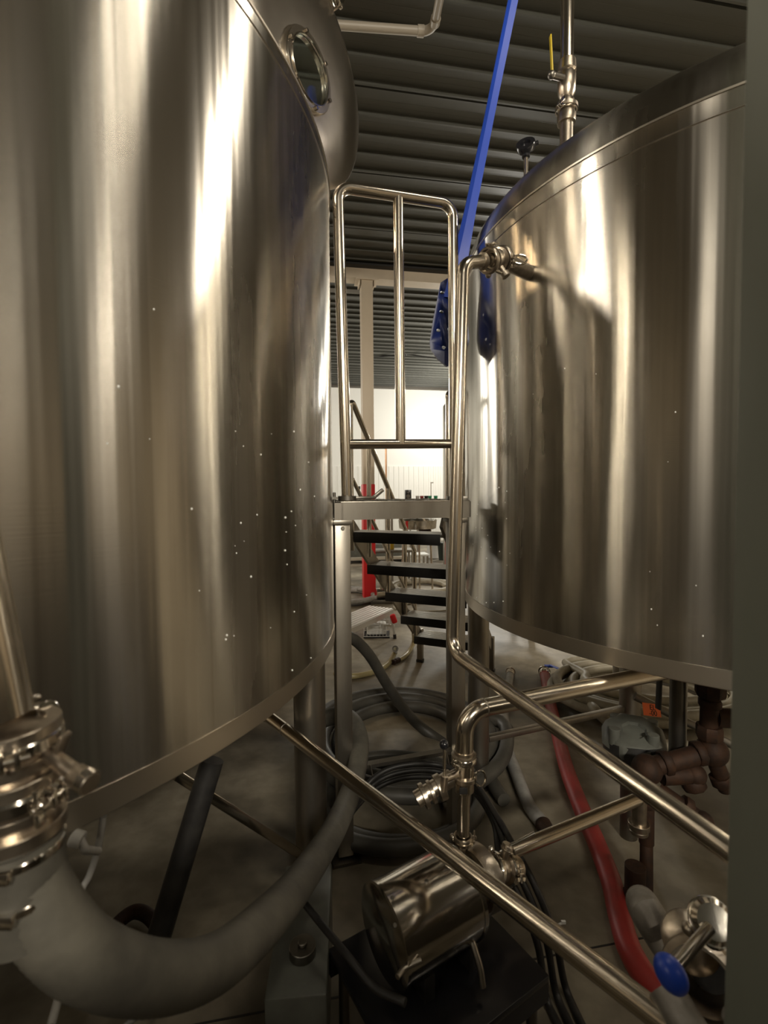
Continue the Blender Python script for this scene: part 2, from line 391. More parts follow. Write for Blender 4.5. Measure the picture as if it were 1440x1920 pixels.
for s in (-1, 1): box(bm, colp+V(0, 0, CEIL-.27)+E1*(s*.10), .012, .18, .07, E1, E2)
obj('cap_plate', bm, 'cream', t)
bm = NB(); bar(bm, B(ca-6, cb-.2, CEIL-.45), B(ca-.12, cb-.2, CEIL-.45), .04, .04); tag(obj('unistrut_rail', bm, 'steeldk', loc=B(ca-3, cb-.2, CEIL-.45)), 'short dark steel rail ending at the top of the cream column', 'rail')
# cable along ceiling
bm = NB(); pts = [W(640, 655, 11.2), W(660, 662, 11.1), W(700, 668, 11), W(735, 667, 10.9), W(760, 664, 10.9), W(790, 668, 10.8), W(840, 674, 10.7), W(900, 676, 10.6)]
tube(bm, spline(pts, 5), .014, 8)
for p in (pts[4], pts[4]+V(.1, 0, .02), pts[4]+V(-.12, 0, 0)): ball(bm, p, .035)
tag(obj('cable', bm, 'tread', loc=pts[3]), 'thin dark cable strung below the far ceiling', 'cable')

# ------------------------------------------------------------------ tanks
def tank(name, label, cx, cy, R, zb, zt, headprof, bandt, bandb, legs, seam_az):
    o = V(cx, cy, 0); t = thing(name, label, 'tank', V(cx, cy, 0)); n = 256
    bm = NB(); lathe(bm, o, V(0, 0, 1), [(zb+bandb, R), (zt-bandt, R)], n)
    obj('shell', bm, 'tank', t, sharp=60)
    bm = NB(); lathe(bm, o, V(0, 0, 1), [(zt-bandt, R-.001), (zt-bandt, R+.0015), (zt-.004, R+.0015), (zt-.001, R+.0025), (zt+.002, R+.0015)] + [(zt+h, R-r) for h, r in headprof], n)
    obj('top_head', bm, 'tank', t, sharp=60)
    bm = NB(); lathe(bm, o, V(0, 0, 1), [(zt-.004, R), (zt-.003, R+.005), (zt+.003, R+.005), (zt+.005, R)], n); lathe(bm, o, V(0, 0, 1), [(zt-bandt-.002, R), (zt-bandt, R+.003), (zt-bandt+.002, R+.001)], n); obj('rim_seam', bm, 'band', t)
    bm = NB(); lathe(bm, o, V(0, 0, 1), [(zb+bandb, R-.001), (zb+bandb, R+.002), (zb+.003, R+.002), (zb, R-.001), (zb, R-.045), (zb+.05, R-.06), (zb+.02, R*.6), (zb-.02, .05), (zb-.02, 0)], n)
    obj('bottom_band', bm, 'band', t, sharp=40)
    for (lx, ly, r, zz) in legs:
        bm = NB(); p = V(lx, ly, 0)
        cyl(bm, p+V(0, 0, .06), p+V(0, 0, zz), r, 32)
        l = obj('leg', bm, 'frame', t)
        bm = NB(); lathe(bm, p, V(0, 0, 1), [(0, 0), (0, r*1.15), (.012, r*1.15), (.02, r*.5), (.07, r*.5)], 24); obj('foot_pad', bm, 'steeldk', l)
    return t
LC = V(-1.6205, 1.6495, 0); LR = 1.4364; RC = V(1.5655, 2.2415, 0); RR = 1.1703
ZB = EYE-.54; LT = EYE+1.0832; RT = EYE+1.029
def ring_pt(c, r, az): return (c.x+r*math.cos(math.radians(az)), c.y+r*math.sin(math.radians(az)))
head_l = [(.03, .012), (.05, .04), (.062, .09), (.10, .3), (.2, .8), (.28, 1.2), (.30, 1.4364)]
head_r = [(.03, .004), (.07, .014), (.105, .030), (.135, .052), (.158, .08), (.176, .12), (.20, .2), (.27, .6), (.33, 1.0), (.34, 1.1703)]
ll = [(-.288, 1.788, .06, ZB+.05)] + [(*ring_pt(LC, 1.33, a_), .06, ZB+.05) for a_ in (95, 185, 275)]
tl = tank('brewing_tank', 'large brushed stainless tank filling the left side of the view', LC.x, LC.y, LR, ZB, LT, head_l, .035, .05, ll, 0)
rl = [(.4616, 2.343, .052, ZB+.05), (1.40, 2.70, .057, ZB+.05)] + [(*ring_pt(RC, 1.1, a_), .052, ZB+.05) for a_ in (85, 355)]
tr = tank('brewing_tank', 'brushed stainless tank with a domed top on the right side', RC.x, RC.y, RR, ZB, RT, head_r, .055, .055, rl, 0)
def on_tank(c, R, px, py, out=0.0):
    d = ray(px, py); h = V(d.x, d.y, 0); v = h; cc = V(c.x, c.y, 0)
    A_ = v.dot(v); B_ = v.dot(cc); D_ = B_*B_-A_*(cc.dot(cc)-R*R)
    if D_ < 0: k = B_/A_
    else: k = (B_-math.sqrt(D_))/A_
    p = d*k+V(0, 0, EYE); nrm = V(p.x-c.x, p.y-c.y, 0).normalized()
    return p+nrm*out, nrm
# dried splash marks on the shells
for par, c, R, rngx, rngy, cnt in ((tl, LC, LR, (430, 612), (780, 1260), 26), (tr, RC, RR, (885, 960), (900, 1160), 26), (tl, LC, LR, (120, 430), (560, 1300), 8), (tr, RC, RR, (990, 1340), (560, 1200), 10)):
    bm = NB()
    for i in range(cnt):
        p, nn = on_tank(c, R, random.uniform(*rngx), random.uniform(*rngy), .0006)
        rr = random.uniform(.0008, .0022); ball(bm, p, rr, (1, 1, 1.3))
    o = obj('dried_splashes', bm, 'white', par, 'pale dried splash specks'); o['kind'] = 'stuff'

# lid with sight glass, standing open on the left tank
lc = W(556, 120, 1.78); tocam = V(-lc.x, -lc.y, 0).normalized(); nl = (Matrix.Rotation(math.radians(51), 3, 'Z') @ tocam)
nl = (nl + V(0, 0, -.03)).normalized(); LRr = .388
t = thing('manway_lid', 'open round polished lid with a round sight glass, above the left tank rim', 'lid', lc-V(0, 0, LRr))
bm = NB()
pr = [(0, LRr-.006), (.004, LRr), (.016, LRr), (.022, LRr-.008), (.026, LRr-.03), (.060, LRr-.11), (.078, LRr-.19), (.082, .116)]
lathe(bm, lc, nl, pr + [(.076, .116), (.070, LRr-.19), (.05, LRr-.115), (.012, LRr-.035), (0, LRr-.04)], 96, close=True)
woff = V(-.030, 0, -.062)
for v_ in bm.verts:
    q_ = v_.co-lc; q_ -= nl*q_.dot(nl); v_.co += woff*max(0, min(1, (LRr-.03-q_.length)/(LRr-.146)))
obj('dished_cover', bm, 'lid', t)
wc = lc+nl*.082+woff
bm = NB(); lathe(bm, wc, nl, [(-.012, .099), (-.02, .12), (.012, .123), (.018, .119), (.018, .101), (.010, .098)], 64, close=True); ro = obj('sight_glass_ring', bm, 'pipe', t)
bm = NB()
x_, y_, _z = frame_of(nl)
for k in range(6):
    a_ = math.radians(60*k+15); q = wc+(x_*math.cos(a_)+y_*math.sin(a_))*.111
    bm = NB(); cyl(bm, q+nl*.015, q+nl*.028, .007, 6); obj('bolt', bm, 'shiny', ro)
bm = NB(); ring(bm, wc+nl*.02, nl, .101, .006, .004, 64); obj('rim_gasket', bm, 'shiny', ro)
bm = NB(); cyl(bm, wc+nl*.004, wc+nl*.012, .099, 64); obj('glass', bm, 'clear', ro)
def lid_edge(deg, rr=LRr): a_ = math.radians(deg); return lc+(x_*math.cos(a_)+y_*math.sin(a_))*rr
best = min(range(360), key=lambda k: (lambda p: abs(p.y*0)+((720+FPX*(p.x/p.y)-652)**2+(922-FPX*((p.z-EYE)/p.y)-32)**2))(lid_edge(k)))
e = lid_edge(best); rd = (e-lc).normalized(); td = nl.cross(rd).normalized()
bm = NB(); box(bm, e+rd*.012+nl*.015, .05, .05, .035, rd, td, nl, .004); box(bm, e+rd*.03+nl*.05, .012, .03, .08, rd, td, nl, .003)
for s in (-1, 1): box(bm, e+rd*.02+nl*.03+td*(s*.03), .04, .008, .05, rd, td, nl, .002)
cyl(bm, e+rd*.03-td*.045+nl*.035, e+rd*.03+td*.045+nl*.035, .008, 12)
obj('latch', bm, 'shiny', t)
bm = NB(); q = lc-V(0, 0, LRr*.97)-nl*.01
bar(bm, q, q+V(-.12, .02, -.03), .05, .03); bar(bm, q+V(-.1, .02, 0), q+V(-.1, .02, -.12), .05, .04); obj('hinge_arm', bm, 'frame', t)

# right tank top fittings
p = W(1062, 232, 2.05)
t = thing('riser_pipe', 'grey vertical pipe with a ball valve dropping from the ceiling onto the right tank', 'pipe', p)
top = V(p.x+.0, p.y, CEIL)
bm = NB(); cyl(bm, p+V(0, 0, .235), top, .026, 24); obj('pipe', bm, 'pipe', t)
bm = NB(); lathe(bm, p, V(0, 0, 1), [(-.36, 0), (-.36, .026), (0, .026), (.0, .036), (.03, .038), (.05, .03), (.052, .045), (.066, .045), (.068, .03), (.09, .03), (.10, .024), (.12, .034), (.15, .036), (.19, .036), (.2, .030), (.205, .037), (.245, .035), (.245, 0)], 28)
obj('fitting', bm, 'cast', t)
bm = NB(); clamp_ring(bm, p+V(0, 0, .058), V(0, 0, 1), .034, V(-.8, -.6, 0)); obj('clamp', bm, 'shiny', t)
bm = NB(); cyl(bm, p+V(-.02, -.02, .165), p+V(-.072, -.035, .165), .013, 14); ball(bm, p+V(-.075, -.036, .165), .016); st_ = obj('valve_stem', bm, 'steeldk', t)
bm = NB(); bar(bm, p+V(-.074, -.040, .17), p+V(-.084, -.045, .31), .018, .006, bev=.002); obj('handle', bm, 'yellow', st_, 'yellow lever handle')
g = W(986, 300, 2.25)
t = thing('pressure_gauge', 'small black gauge on a short neck at the right tank rim', 'gauge', g)
bm = NB(); tube(bm, [g+V(0, 0, -.36), g+V(0, 0, .03)], .010, 12); obj('neck', bm, 'pipe', t)
gd = V(-.35, -.8, .45).normalized(); gc = g+V(0, 0, .058)
bm = NB(); lathe(bm, gc-gd*.018, gd, [(0, 0), (0, .03), (.006, .04), (.03, .043), (.036, .041), (.036, .022), (.024, .018), (.024, 0)], 32); cyl(bm, gc+V(.035, 0, .01), gc+V(.055, 0, .018), .010, 12); cyl(bm, g+V(0, 0, .01), g+V(0, 0, .03), .018, 12)
obj('housing', bm, 'plas', t)

# ceiling conduit
p1, p2, p3 = W(560, 42, 3.0), W(812, 60, 3.1), W(836, -60, 2.7)
t = thing('conduit', 'cream conduit with an elbow running under the ceiling panels', 'conduit', (p1+p2)/2)
bm = NB(); tube(bm, fillet([p1, p2, p3], .07), .025, 16); obj('tube', bm, 'pvc', t)
bm = NB(); d_ = (p2-p1).normalized(); q = p2-d_*.07; cyl(bm, q-d_*.03, q+d_*.012, .031, 20); d_ = (p3-p2).normalized(); q = p2+d_*.07; cyl(bm, q-d_*.012, q+d_*.03, .031, 20); obj('elbow_collars', bm, 'pvc', t)

# ------------------------------------------------------------------ platform and guard rail between the tanks
pa = W(627, 944, 1.83); pbr = W(883, 939, 1.98); PZ = (pa.z+pbr.z)/2; pa.z = pbr.z = PZ
pd = (pbr-pa).normalized(); pn = V(-pd.y, pd.x, 0)
t = thing('work_platform', 'stainless work platform spanning the gap between the two tanks', 'platform', V(pa.x, pa.y, 0))
LBd = (pbr-pa).length; hb = .066
bm = NB(); box(bm, (pa+pbr)/2+pn*.004+V(0, 0, -hb/2), LBd, .008, hb, pd, pn); 
for s, q in ((1, pa), (-1, pbr)): box(bm, q+pd*(s*(.03 if s > 0 else .004))+pn*.225+V(0, 0, -hb/2), .008, .45, hb, pd, pn)
box(bm, (pa+pbr)/2+pn*.45+V(0, 0, -hb/2), LBd, .008, hb, pd, pn)
obj('edge_frame', bm, 'frame', t)
bm = NB(); box(bm, (pa+pbr)/2+pn*.225+pd*.01+V(0, 0, .002), LBd-.03, .45, .006, pd, pn, bev=.001)
for i in range(7):
    for j in range(7): box(bm, pa+pd*(.05+i*.078)+pn*(.04+j*.065)+V(0, 0, .006), .03, .008, .004, (pd+pn*(1 if (i+j) % 2 else -1)), (pn-pd*(1 if (i+j) % 2 else -1)))
obj('tread_plate', bm, 'frame', t)
def sqleg(p, wd, top):
    bm = NB(); box(bm, V(p.x, p.y, top/2+.01), wd, wd, top-.02, pd, pn, bev=.004); l = obj('leg', bm, 'frame', t)
    bm = NB(); box(bm, V(p.x, p.y, .006), wd+.05, wd+.05, .012, pd, pn); obj('foot_plate', bm, 'steeldk', l)
lt = PZ-hb-.012
pl1 = W(641, 1100, 1.88); pl2 = W(854, 1100, 1.965)
for q in (pl1, pl2): sqleg(q, .062, lt)
for q in (pl1, pl2):
    bm = NB(); box(bm, V(q.x, q.y, lt+.003), .075, .085, .018, pd, pn, bev=.002); cyl(bm, V(q.x, q.y, lt-.02)-pn*.031, V(q.x, q.y, lt-.02)-pn*.038, .008, 6); obj('leg_cap', bm, 'frame', t)
bm = NB(); q1 = W(676, 1434, 1.90); q2 = W(862, 1402, 1.93)
box(bm, (q1+q2)/2, (q2-q1).length, .03, .004, (q2-q1), pn); box(bm, (q1+q2)/2-V(0, 0, .014)+pn*.014, (q2-q1).length, .004, .03, (q2-q1), pn)
for q in (q1.lerp(q2, .1), q1.lerp(q2, .86)): tube(bm, [q+V(0, -.014, 0), q+V(.006, -.016, -.03), q+V(.012, -.014, -.068)], .003, 8)
obj('cross_brace', bm, 'frame', t)

t = thing('guard_rail', 'stainless tube guard rail with rounded top corners standing on the platform', 'railing', V(pa.x, pa.y, PZ))
rA0, rA1 = W(651, 940, 1.87), W(633, 352, 1.87); rB1, rB0 = W(849, 385, 2.02), W(852, 940, 2.02)
rA1.y = 1.87; dirr = (rB1-rA1)
bm = NB(); tube(bm, fillet([rA0, rA1+V(0, 0, .004), rB1+V(0, 0, .004), rB0], .055, 10), .0215, 24); obj('hoop', bm, 'pipe', t)
m1, m0 = rA1.lerp(rB1, .505), W(751, 832, 1.945)
bm = NB(); tube(bm, [m1, m0], .0205, 20); obj('middle_post', bm, 'pipe', t)
bm = NB(); tube(bm, [W(645, 833, 1.87), W(850, 832, 2.02)], .019, 20); obj('lower_rail', bm, 'pipe', t)
bm = NB(); ring(bm, rA0+V(0, 0, .012), V(0, 0, 1), .036, .018, .018, 32); bar(bm, rA0+V(.02, 0, .012), rA0+V(.11, .03, .014), .022, .012, V(0, 0, 1), .003)
bar(bm, rA0+V(.10, .03, .012), rA0+V(.14, .04, .045), .02, .014, V(0, 0, 1), .003); bar(bm, rA0+V(-.02, 0, .012), rA0+V(-.055, -.002, .013), .018, .01, V(0, 0, 1)); cyl(bm, rA0+V(-.05, 0, -.005), rA0+V(-.05, 0, .035), .006, 10)
obj('post_clamp', bm, 'steeldk', t)
bm = NB(); ring(bm, rB0+V(0, 0, .012), V(0, 0, 1), .034, .02, .016, 32); box(bm, rB0+V(.04, .0, .012), .03, .03, .02, bev=.003); obj('post_clamp', bm, 'steeldk', t)

# ------------------------------------------------------------------ stairs beyond the platform
SA = V(-.228, 2.885, EYE-.241); SB = V(.118, .263, -.240); SW = V(.913, -.407, 0).normalized(); SD = V(.407, .913, 0).normalized(); SWD = .588
t = thing('access_stairs', 'steel access stairs with black tread edges going down behind the platform', 'stairs', V(SA.x, SA.y, 0))
sb = SB.normalized(); sn = SW.cross(sb).normalized()
for s in (0, 1):
    off = SW*(s*SWD)
    a0 = SA+off-SB*.35+SD*.11; a1 = SA+off+SB*4.15+SD*.11
    bm = NB(); bar(bm, a0+SW*(-.012 if s == 0 else .012), a1+SW*(-.012 if s == 0 else .012), .018, .10, sn)
    foot = V(a1.x, a1.y, 0)+SD*.02
    box(bm, V(foot.x, foot.y, (a1.z+.06)/2)+SW*(-.012 if s == 0 else .012), .045, .05, a1.z+.05, SW, SD, bev=.003)
    st = obj('stringer', bm, 'frame', t)
    bm = NB(); box(bm, V(foot.x, foot.y, .012)+SW*(-.012 if s == 0 else .012), .055, .06, .024, SW, SD, bev=.004); obj('rubber_foot', bm, 'black', st)
for k in range(5):
    q = SA+SB*k
    bm = NB(); box(bm, q+SW*(SWD/2)+SD*.11+V(0, 0, -.006), SWD, .22, .006, SW, SD); box(bm, q+SW*(SWD/2)+SD*.2+V(0, 0, -.02), SWD, .006, .03, SW, SD)
    for j in range(8): box(bm, q+SW*(SWD/2)+SD*(.02+j*.026)+V(0, 0, -.001), SWD, .008, .003, SW, SD)
    tr_ = obj('tread', bm, 'alu', t)
    bm = NB(); box(bm, q+SW*(SWD/2)-SD*.004+V(0, 0, -.028), SWD+.004, .008, .062, SW, SD, bev=.002); obj('nosing', bm, 'tread', tr_, 'black tread edge')
def srail(off, sgn):
    b0 = SA+off
    top0 = W(656, 742, 2.80) if sgn == 0 else W(656, 742, 2.80)+SW*SWD
    end = SA+off+SB*4.05+V(0, 0, .72)
    st0 = V(top0.x, top0.y, SA.z-.1)
    bm = NB(); tube(bm, fillet([st0, top0, end, end+V(0, 0, -.7)], .03), .0165, 16); h = obj('handrail', bm, 'pipe', t)
    for u in (.22, .5, .8):
        q = top0.lerp(end, u); base = q+V(0, 0, -.74)
        bm = NB(); tube(bm, [q, base], .0150, 14); obj('baluster', bm, 'pipe', t)
    bm = NB(); tube(bm, [top0+(end-top0)*.02+V(0, 0, -.46), end+V(0, 0, -.48)], .012, 14); obj('mid_rail', bm, 'pipe', t)
srail(V(0, 0, 0), 0); srail(SW*SWD, 1)

# step stool (aluminium)
A0 = F(737, 1141, .30); ud = V(-.49, -.87, 0).normalized(); vd = V(-.87, .49, 0).normalized()
t = thing('step_bench', 'low aluminium step bench with a ribbed top beside the red column', 'bench', V(A0.x, A0.y, 0)+ud*.45+vd*.14)
bm = NB(); Lb, Wb = .95, .29
for j in range(7): box(bm, A0+ud*Lb/2+vd*(.022+j*.041)+V(0, 0, -.006), Lb, .029, .016, ud, vd, bev=.002)
obj('ribbed_top', bm, 'alu', t)
bm = NB(); box(bm, A0+ud*Lb/2+V(0, 0, -.03), Lb, .01, .05, ud, vd); box(bm, A0+ud*Lb/2+vd*Wb+V(0, 0, -.03), Lb, .01, .05, ud, vd); box(bm, A0+vd*Wb/2+V(0, 0, -.03), .01, Wb, .05, ud, vd); box(bm, A0+ud*Lb+vd*Wb/2+V(0, 0, -.03), .01, Wb, .05, ud, vd)
box(bm, A0+ud*.02+vd*Wb/2+V(0, 0, -.17), .02, Wb+.04, .02, ud, vd); obj('rim_frame', bm, 'alu', t)
for u in (.04, Lb-.04):
    for v_ in (.01, Wb-.01):
        q = A0+ud*u+vd*v_; sp = ud*(-.035 if u < .3 else .035)+vd*(-.03 if v_ < .1 else .03)
        bm = NB(); bar(bm, q+V(0, 0, -.04), V(q.x, q.y, .03)+sp, .03, .022); l = obj('leg', bm, 'alu', t)
        bm = NB(); bar(bm, V(q.x, q.y, .045)+sp*.95, V(q.x, q.y, .0)+sp*1.02, .038, .032, bev=.004); obj('rubber_foot', bm, 'black', l)

# ------------------------------------------------------------------ transfer pipe down the right tank and across the view
vp, vn = on_tank(RC, RR, 990, 512, 0)
ax_in = (-vn)
e1 = W(872, 492, 1.50)
vh = V(vn.x, vn.y, 0).normalized()
vtip = vp+vh*.20
t = thing('transfer_pipe', 'long bent stainless pipe dropping in front of the right tank then running to lower right', 'pipe', W(850, 1215, 1.38))
s0 = W(905, 490, 1.53); s1 = W(868, 494, 1.47); s2 = W(848, 1222, 1.40); s3 = W(1420, 1632, .72)
s3b = s2 + (W(1364, 1592, .74)-s2)*1.25
bm = NB(); tube(bm, fillet([s0+(s0-s1)*.35, s1, s2, s3b], .062, 12), .0195, 28); obj('tube', bm, 'pipe', t)
dv = (s0-s1).normalized()
bm = NB(); ferrule(bm, s0, dv, .020); obj('ferrule', bm, 'cast', t)
t = thing('butterfly_valve', 'tri clamp butterfly valve with a black knob lever on the side of the right tank', 'valve', s0)
s0 = s0+dv*.022; vc = s0+dv*.048
for k in (0, 1):
    bm = NB(); clamp_ring(bm, s0+dv*(.010+k*.075), dv, .033, V(.2, -.2, 1) if k == 0 else V(.9, -.6, -.3)); obj('clamp', bm, 'cast', t)
butterfly(t, vc, dv, .028, V(.12, -.38, -.92), V(-.93, -.30, .22), .088)
bm = NB(); lathe(bm, vc+dv*.03, (vp-vh*.01)-(vc+dv*.03), [(0, 0), (0, .025), (((vp-vh*.01)-(vc+dv*.03)).length, .025), (((vp-vh*.01)-(vc+dv*.03)).length, 0)], 24); obj('tank_stub', bm, 'cast', t)
bm = NB()
q = vc+dv*.075+V(.012, -.045, -.03)
pts = [q+V(math.cos(a_)*.022+.01, -.01, math.sin(a_)*.014) for a_ in [i*math.pi*2/16 for i in range(17)]]; tube(bm, pts, .0035, 8, cap=False); obj('wing_loop', bm, 'shiny', t)

# lower long pipe
r1 = W(478, 1322, 1.86); r2 = W(1235, 1905, .82)
r1.z = r2.z = (r1.z+r2.z)/2
r1 = H(488, 1332, .612); r2 = H(1235, 1905, .612)
dd = (r2-r1).normalized()
t = thing('drain_pipe', 'straight stainless pipe running low from under the left tank to bottom right', 'pipe', (r1+r2)/2)
bm = NB(); tube(bm, [r1-dd*.25, r2+dd*.35], .0215, 28); obj('tube', bm, 'pipe', t)
bm = NB(); cyl(bm, r1+dd*.02, r1+dd*.06, .0245, 28); obj('collar', bm, 'frame', t)
bm = NB(); cyl(bm, r1+dd*.20, r1+dd*.206, .0225, 28); obj('weld_seam', bm, 'frame', t)

# pump riser with elbow and pipe under the right tank
u0 = W(870, 1415, 1.28); u1 = W(872, 1334, 1.28); u2 = H(1262, 1256, u1.z)
t = thing('riser_elbow_pipe', 'stainless pipe rising from the pump and bending away beneath the right tank', 'pipe', u0)
bm = NB(); tube(bm, fillet([u0, u1, u2], .072, 12), .0245, 28); obj('tube', bm, 'pipe', t)
bm = NB(); ferrule(bm, u0, V(0, 0, -1), .027); obj('ferrule', bm, 'cast', t)
bm = NB(); ring(bm, u1+(u2-u1).normalized()*.06, u2-u1, .0255, .004, .004); obj('weld_seam', bm, 'frame', t)
vb = W(868, 1592, 1.28)
t = thing('sample_valve', 'small stainless tee with clamps and a black ball lever above the pump', 'valve', vb)
tc_ = u0+V(0, 0, -.045)
bm = NB(); cyl(bm, u0+V(0, 0, -.01), u0+V(0, 0, -.10), .0265, 28); cyl(bm, u0+V(0, 0, -.09), vb+V(0, 0, .03), .0175, 24); lathe(bm, vb+V(0, 0, .03), V(0, 0, -1), [(0, 0), (0, .03), (.008, .03), (.012, .02), (.05, .005), (.055, 0)], 20)
obj('drop_tube', bm, 'pipe', t)
bm = NB(); clamp_ring(bm, u0+V(0, 0, -.012), V(0, 0, 1), .028, V(-.75, -.65, 0)); obj('clamp', bm, 'shiny', t)
bm = NB(); ring(bm, u0+V(0, 0, -.062), V(0, 0, 1), .034, .012, .012); obj('collar', bm, 'cast', t)
bm = NB(); box(bm, u0+V(-.006, -.0255, -.085), .022, .004, .018, bev=.001); obj('size_mark', bm, 'black', t)
bm = NB(); pts = [u0+V(.04+math.cos(a_)*.015, -.02, -.055+math.sin(a_)*.022) for a_ in [i*math.pi/6 for i in range(13)]]; tube(bm, pts, .003, 8, cap=False); obj('wire_ring', bm, 'shiny', t)
sd = V(-.88, -.25, -.30).normalized(); sc_ = tc_+sd*.075+V(0, 0, -.01)
bm = NB(); tube(bm, [tc_, tc_+sd*.06], .016, 16); obj('side_arm', bm, 'cast', t)
bm = NB(); ring(bm, tc_+sd*.045, sd, .022, .012, .01); ring(bm, sc_, sd, .034, .018, .014); ring(bm, sc_+sd*.026, sd, .030, .010, .012); ring(bm, sc_+sd*.048, sd, .033, .012, .012); tube(bm, [tc_+sd*.04, sc_+sd*.07], .022, 20)
obj('side_clamps', bm, 'cast', t)
kl = W(833, 1396, 1.22); kb = W(834, 1462, 1.235)
bm = NB(); tube(bm, [kb, kl], .0045, 12); lv = obj('lever', bm, 'shiny', t)
bm = NB(); ball(bm, kl, .0125); obj('knob', bm, 'plas', lv)
bm = NB(); cyl(bm, kb+V(-.004, 0, -.03), kb+V(0, 0, .012), .010, 16); tube(bm, [kb, tc_], .009, 12); obj('lever_stem', bm, 'cast', t)
bm = NB(); clamp_ring(bm, vb+V(0, 0, .03), V(0, 0, 1), .022, V(.9, -.2, 0)); obj('clamp', bm, 'cast', t)

# the pump
mz = .41
mr = H(862, 1668, mz); ml = H(716, 1752, mz); mx_ = (mr-ml).normalized()
t = thing('transfer_pump', 'pump with a shiny dented stainless motor drum on a black base', 'pump', V((mr+ml).x/2, (mr+ml).y/2, 0))
bm = NB(); Lm = (mr-ml).length; RM = .108
lathe(bm, ml, mx_, [(0, 0), (0, RM*.9), (.004, RM), (.012, RM), (.0125, RM-.002), (Lm*.5, RM-.001), (Lm-.012, RM-.001), (Lm-.011, RM+.002), (Lm, RM+.002), (Lm, RM*.85), (Lm, 0)], 64)
mo = obj('motor_drum', bm, M['shiny'], t)
for (px_, py_) in ((800, 1652), (740, 1735), (736, 1684)):
    dq = ray(px_, py_); oc = V(0, 0, EYE)-ml; dq_ = dq-mx_*dq.dot(mx_); oc_ = oc-mx_*oc.dot(mx_)
    A_ = dq_.dot(dq_); B_ = dq_.dot(oc_); D_ = max(0, B_*B_-A_*(oc_.dot(oc_)-RM*RM)); kq = (-B_-math.sqrt(D_))/A_
    q = V(0, 0, EYE)+dq*kq; bm = NB(); cyl(bm, q-(q-ml-mx_*(q-ml).dot(mx_)).normalized()*.002, q+(q-ml-mx_*(q-ml).dot(mx_)).normalized()*.002, .005, 12); obj('drum_screw', bm, 'steeldk', mo)
bm = NB(); cyl(bm, mr, mr+mx_*.05, .06, 32); lathe(bm, mr+mx_*.05, mx_, [(0, 0), (0, .075), (.006, .08), (.04, .082), (.05, .07), (.06, .05), (.066, 0)], 48); obj('pump_head', bm, 'cast', t)
pz = .245; side = V(-mx_.y, mx_.x, 0)
bc = V((mr+ml).x/2, (mr+ml).y/2, pz)+mx_*.04
bm = NB(); box(bm, bc, .44, .36, .02, mx_, side, bev=.003)
for s in (-1, 1): box(bm, bc+side*(s*.172)+V(0, 0, -.03), .44, .012, .06, mx_, side)
obj('base_plate', bm, 'plas', t)
bm = NB()
for s in (-1, 1): box(bm, bc+mx_*(s*.07)+V(0, 0, .035), .03, .14, .07, mx_, side, bev=.003)
obj('motor_foot', bm, 'tread', t)
for a_, b_ in ((-1, -1), (-1, 1), (1, -1), (1, 1)):
    bm = NB(); q = bc+mx_*(a_*.19)+side*(b_*.15); tube(bm, [V(q.x, q.y, pz-.01), V(q.x, q.y, .03)], .014, 12); l = obj('leg', bm, 'steeldk', t)
    bm = NB(); cyl(bm, V(q.x, q.y, 0), V(q.x, q.y, .035), .024, 16); obj('rubber_foot', bm, 'black', l)
bm = NB(); tube(bm, spline([W(872, 1728, 1.16), W(888, 1775, 1.13), W(900, 1815, 1.11), W(905, 1850, 1.10)], 6), .008, 12); obj('bracket', bm, 'frame', t)
bm = NB(); tube(bm, spline([W(745, 1832, 1.0), W(760, 1815, 1.02), W(790, 1800, 1.03)], 5), .006, 10); obj('bracket', bm, 'frame', t)
# outlet valve of the pump
o1 = mr+mx_*.10+V(.0, -.01, .02); od = (W(965, 1628, 1.33)-o1).normalized()
t = thing('pump_outlet_valve', 'clamped valve with a bare steel lever at the right of the pump', 'valve', o1+od*.08)
bm = NB(); clamp_ring(bm, o1+od*.02, od, .036, V(0, -.6, -.8)); clamp_ring(bm, o1+od*.075, od, .036, V(.3, -.8, .5)); obj('clamps', bm, 'shiny', t)
butterfly(t, o1+od*.048, od, .03, V(0, -.1, 1), V(.9, .1, .38), .085, knob=None)
bm = NB(); tube(bm, [o1-od*.02, o1+od*.12], .030, 24); obj('body_tube', bm, 'cast', t)
# suction pipe to the right
t1 = W(958, 1597, 1.36); t2 = H(1196, 1498, t1.z)
t = thing('suction_pipe', 'stainless pipe stub running right from the pump valve below the right tank', 'pipe', (t1+t2)/2)
bm = NB(); tube(bm, [t1, t2], .0205, 24); obj('tube', bm, 'pipe', t)
t2d = V(t2.x+.01, t2.y+.01, t2.z)
bm = NB(); tube(bm, [t2d+V(0, 0, .03), t2d+V(0, 0, -.12)], .024, 20); ring(bm, t2d+V(0, 0, -.10), V(0, 0, 1), .034, .02, .012); ring(bm, t2d+V(0, 0, -.12), V(0, 0, 1), .030, .012, .01); obj('down_leg', bm, 'cast', t)
# thin brace between right tank legs
bm = NB(); q1 = V(.4616, 2.343, 0); q2 = V(1.40, 2.70, 0); zbr = W(912, 1385, 2.36).z
bar(bm, V(q1.x, q1.y, zbr)+(q2-q1).normalized()*.055, V(q2.x, q2.y, zbr)-(q2-q1).normalized()*.055, .032, .03, V(0, 0, 1), .003)
obj('leg_brace', bm, 'frame', tr)
bm = NB(); bar(bm, W(330, 1452, 1.42), W(560, 1600, 1.72), .02, .03, V(0, 0, 1), .003); obj('leg_brace', bm, 'pipe', tl)

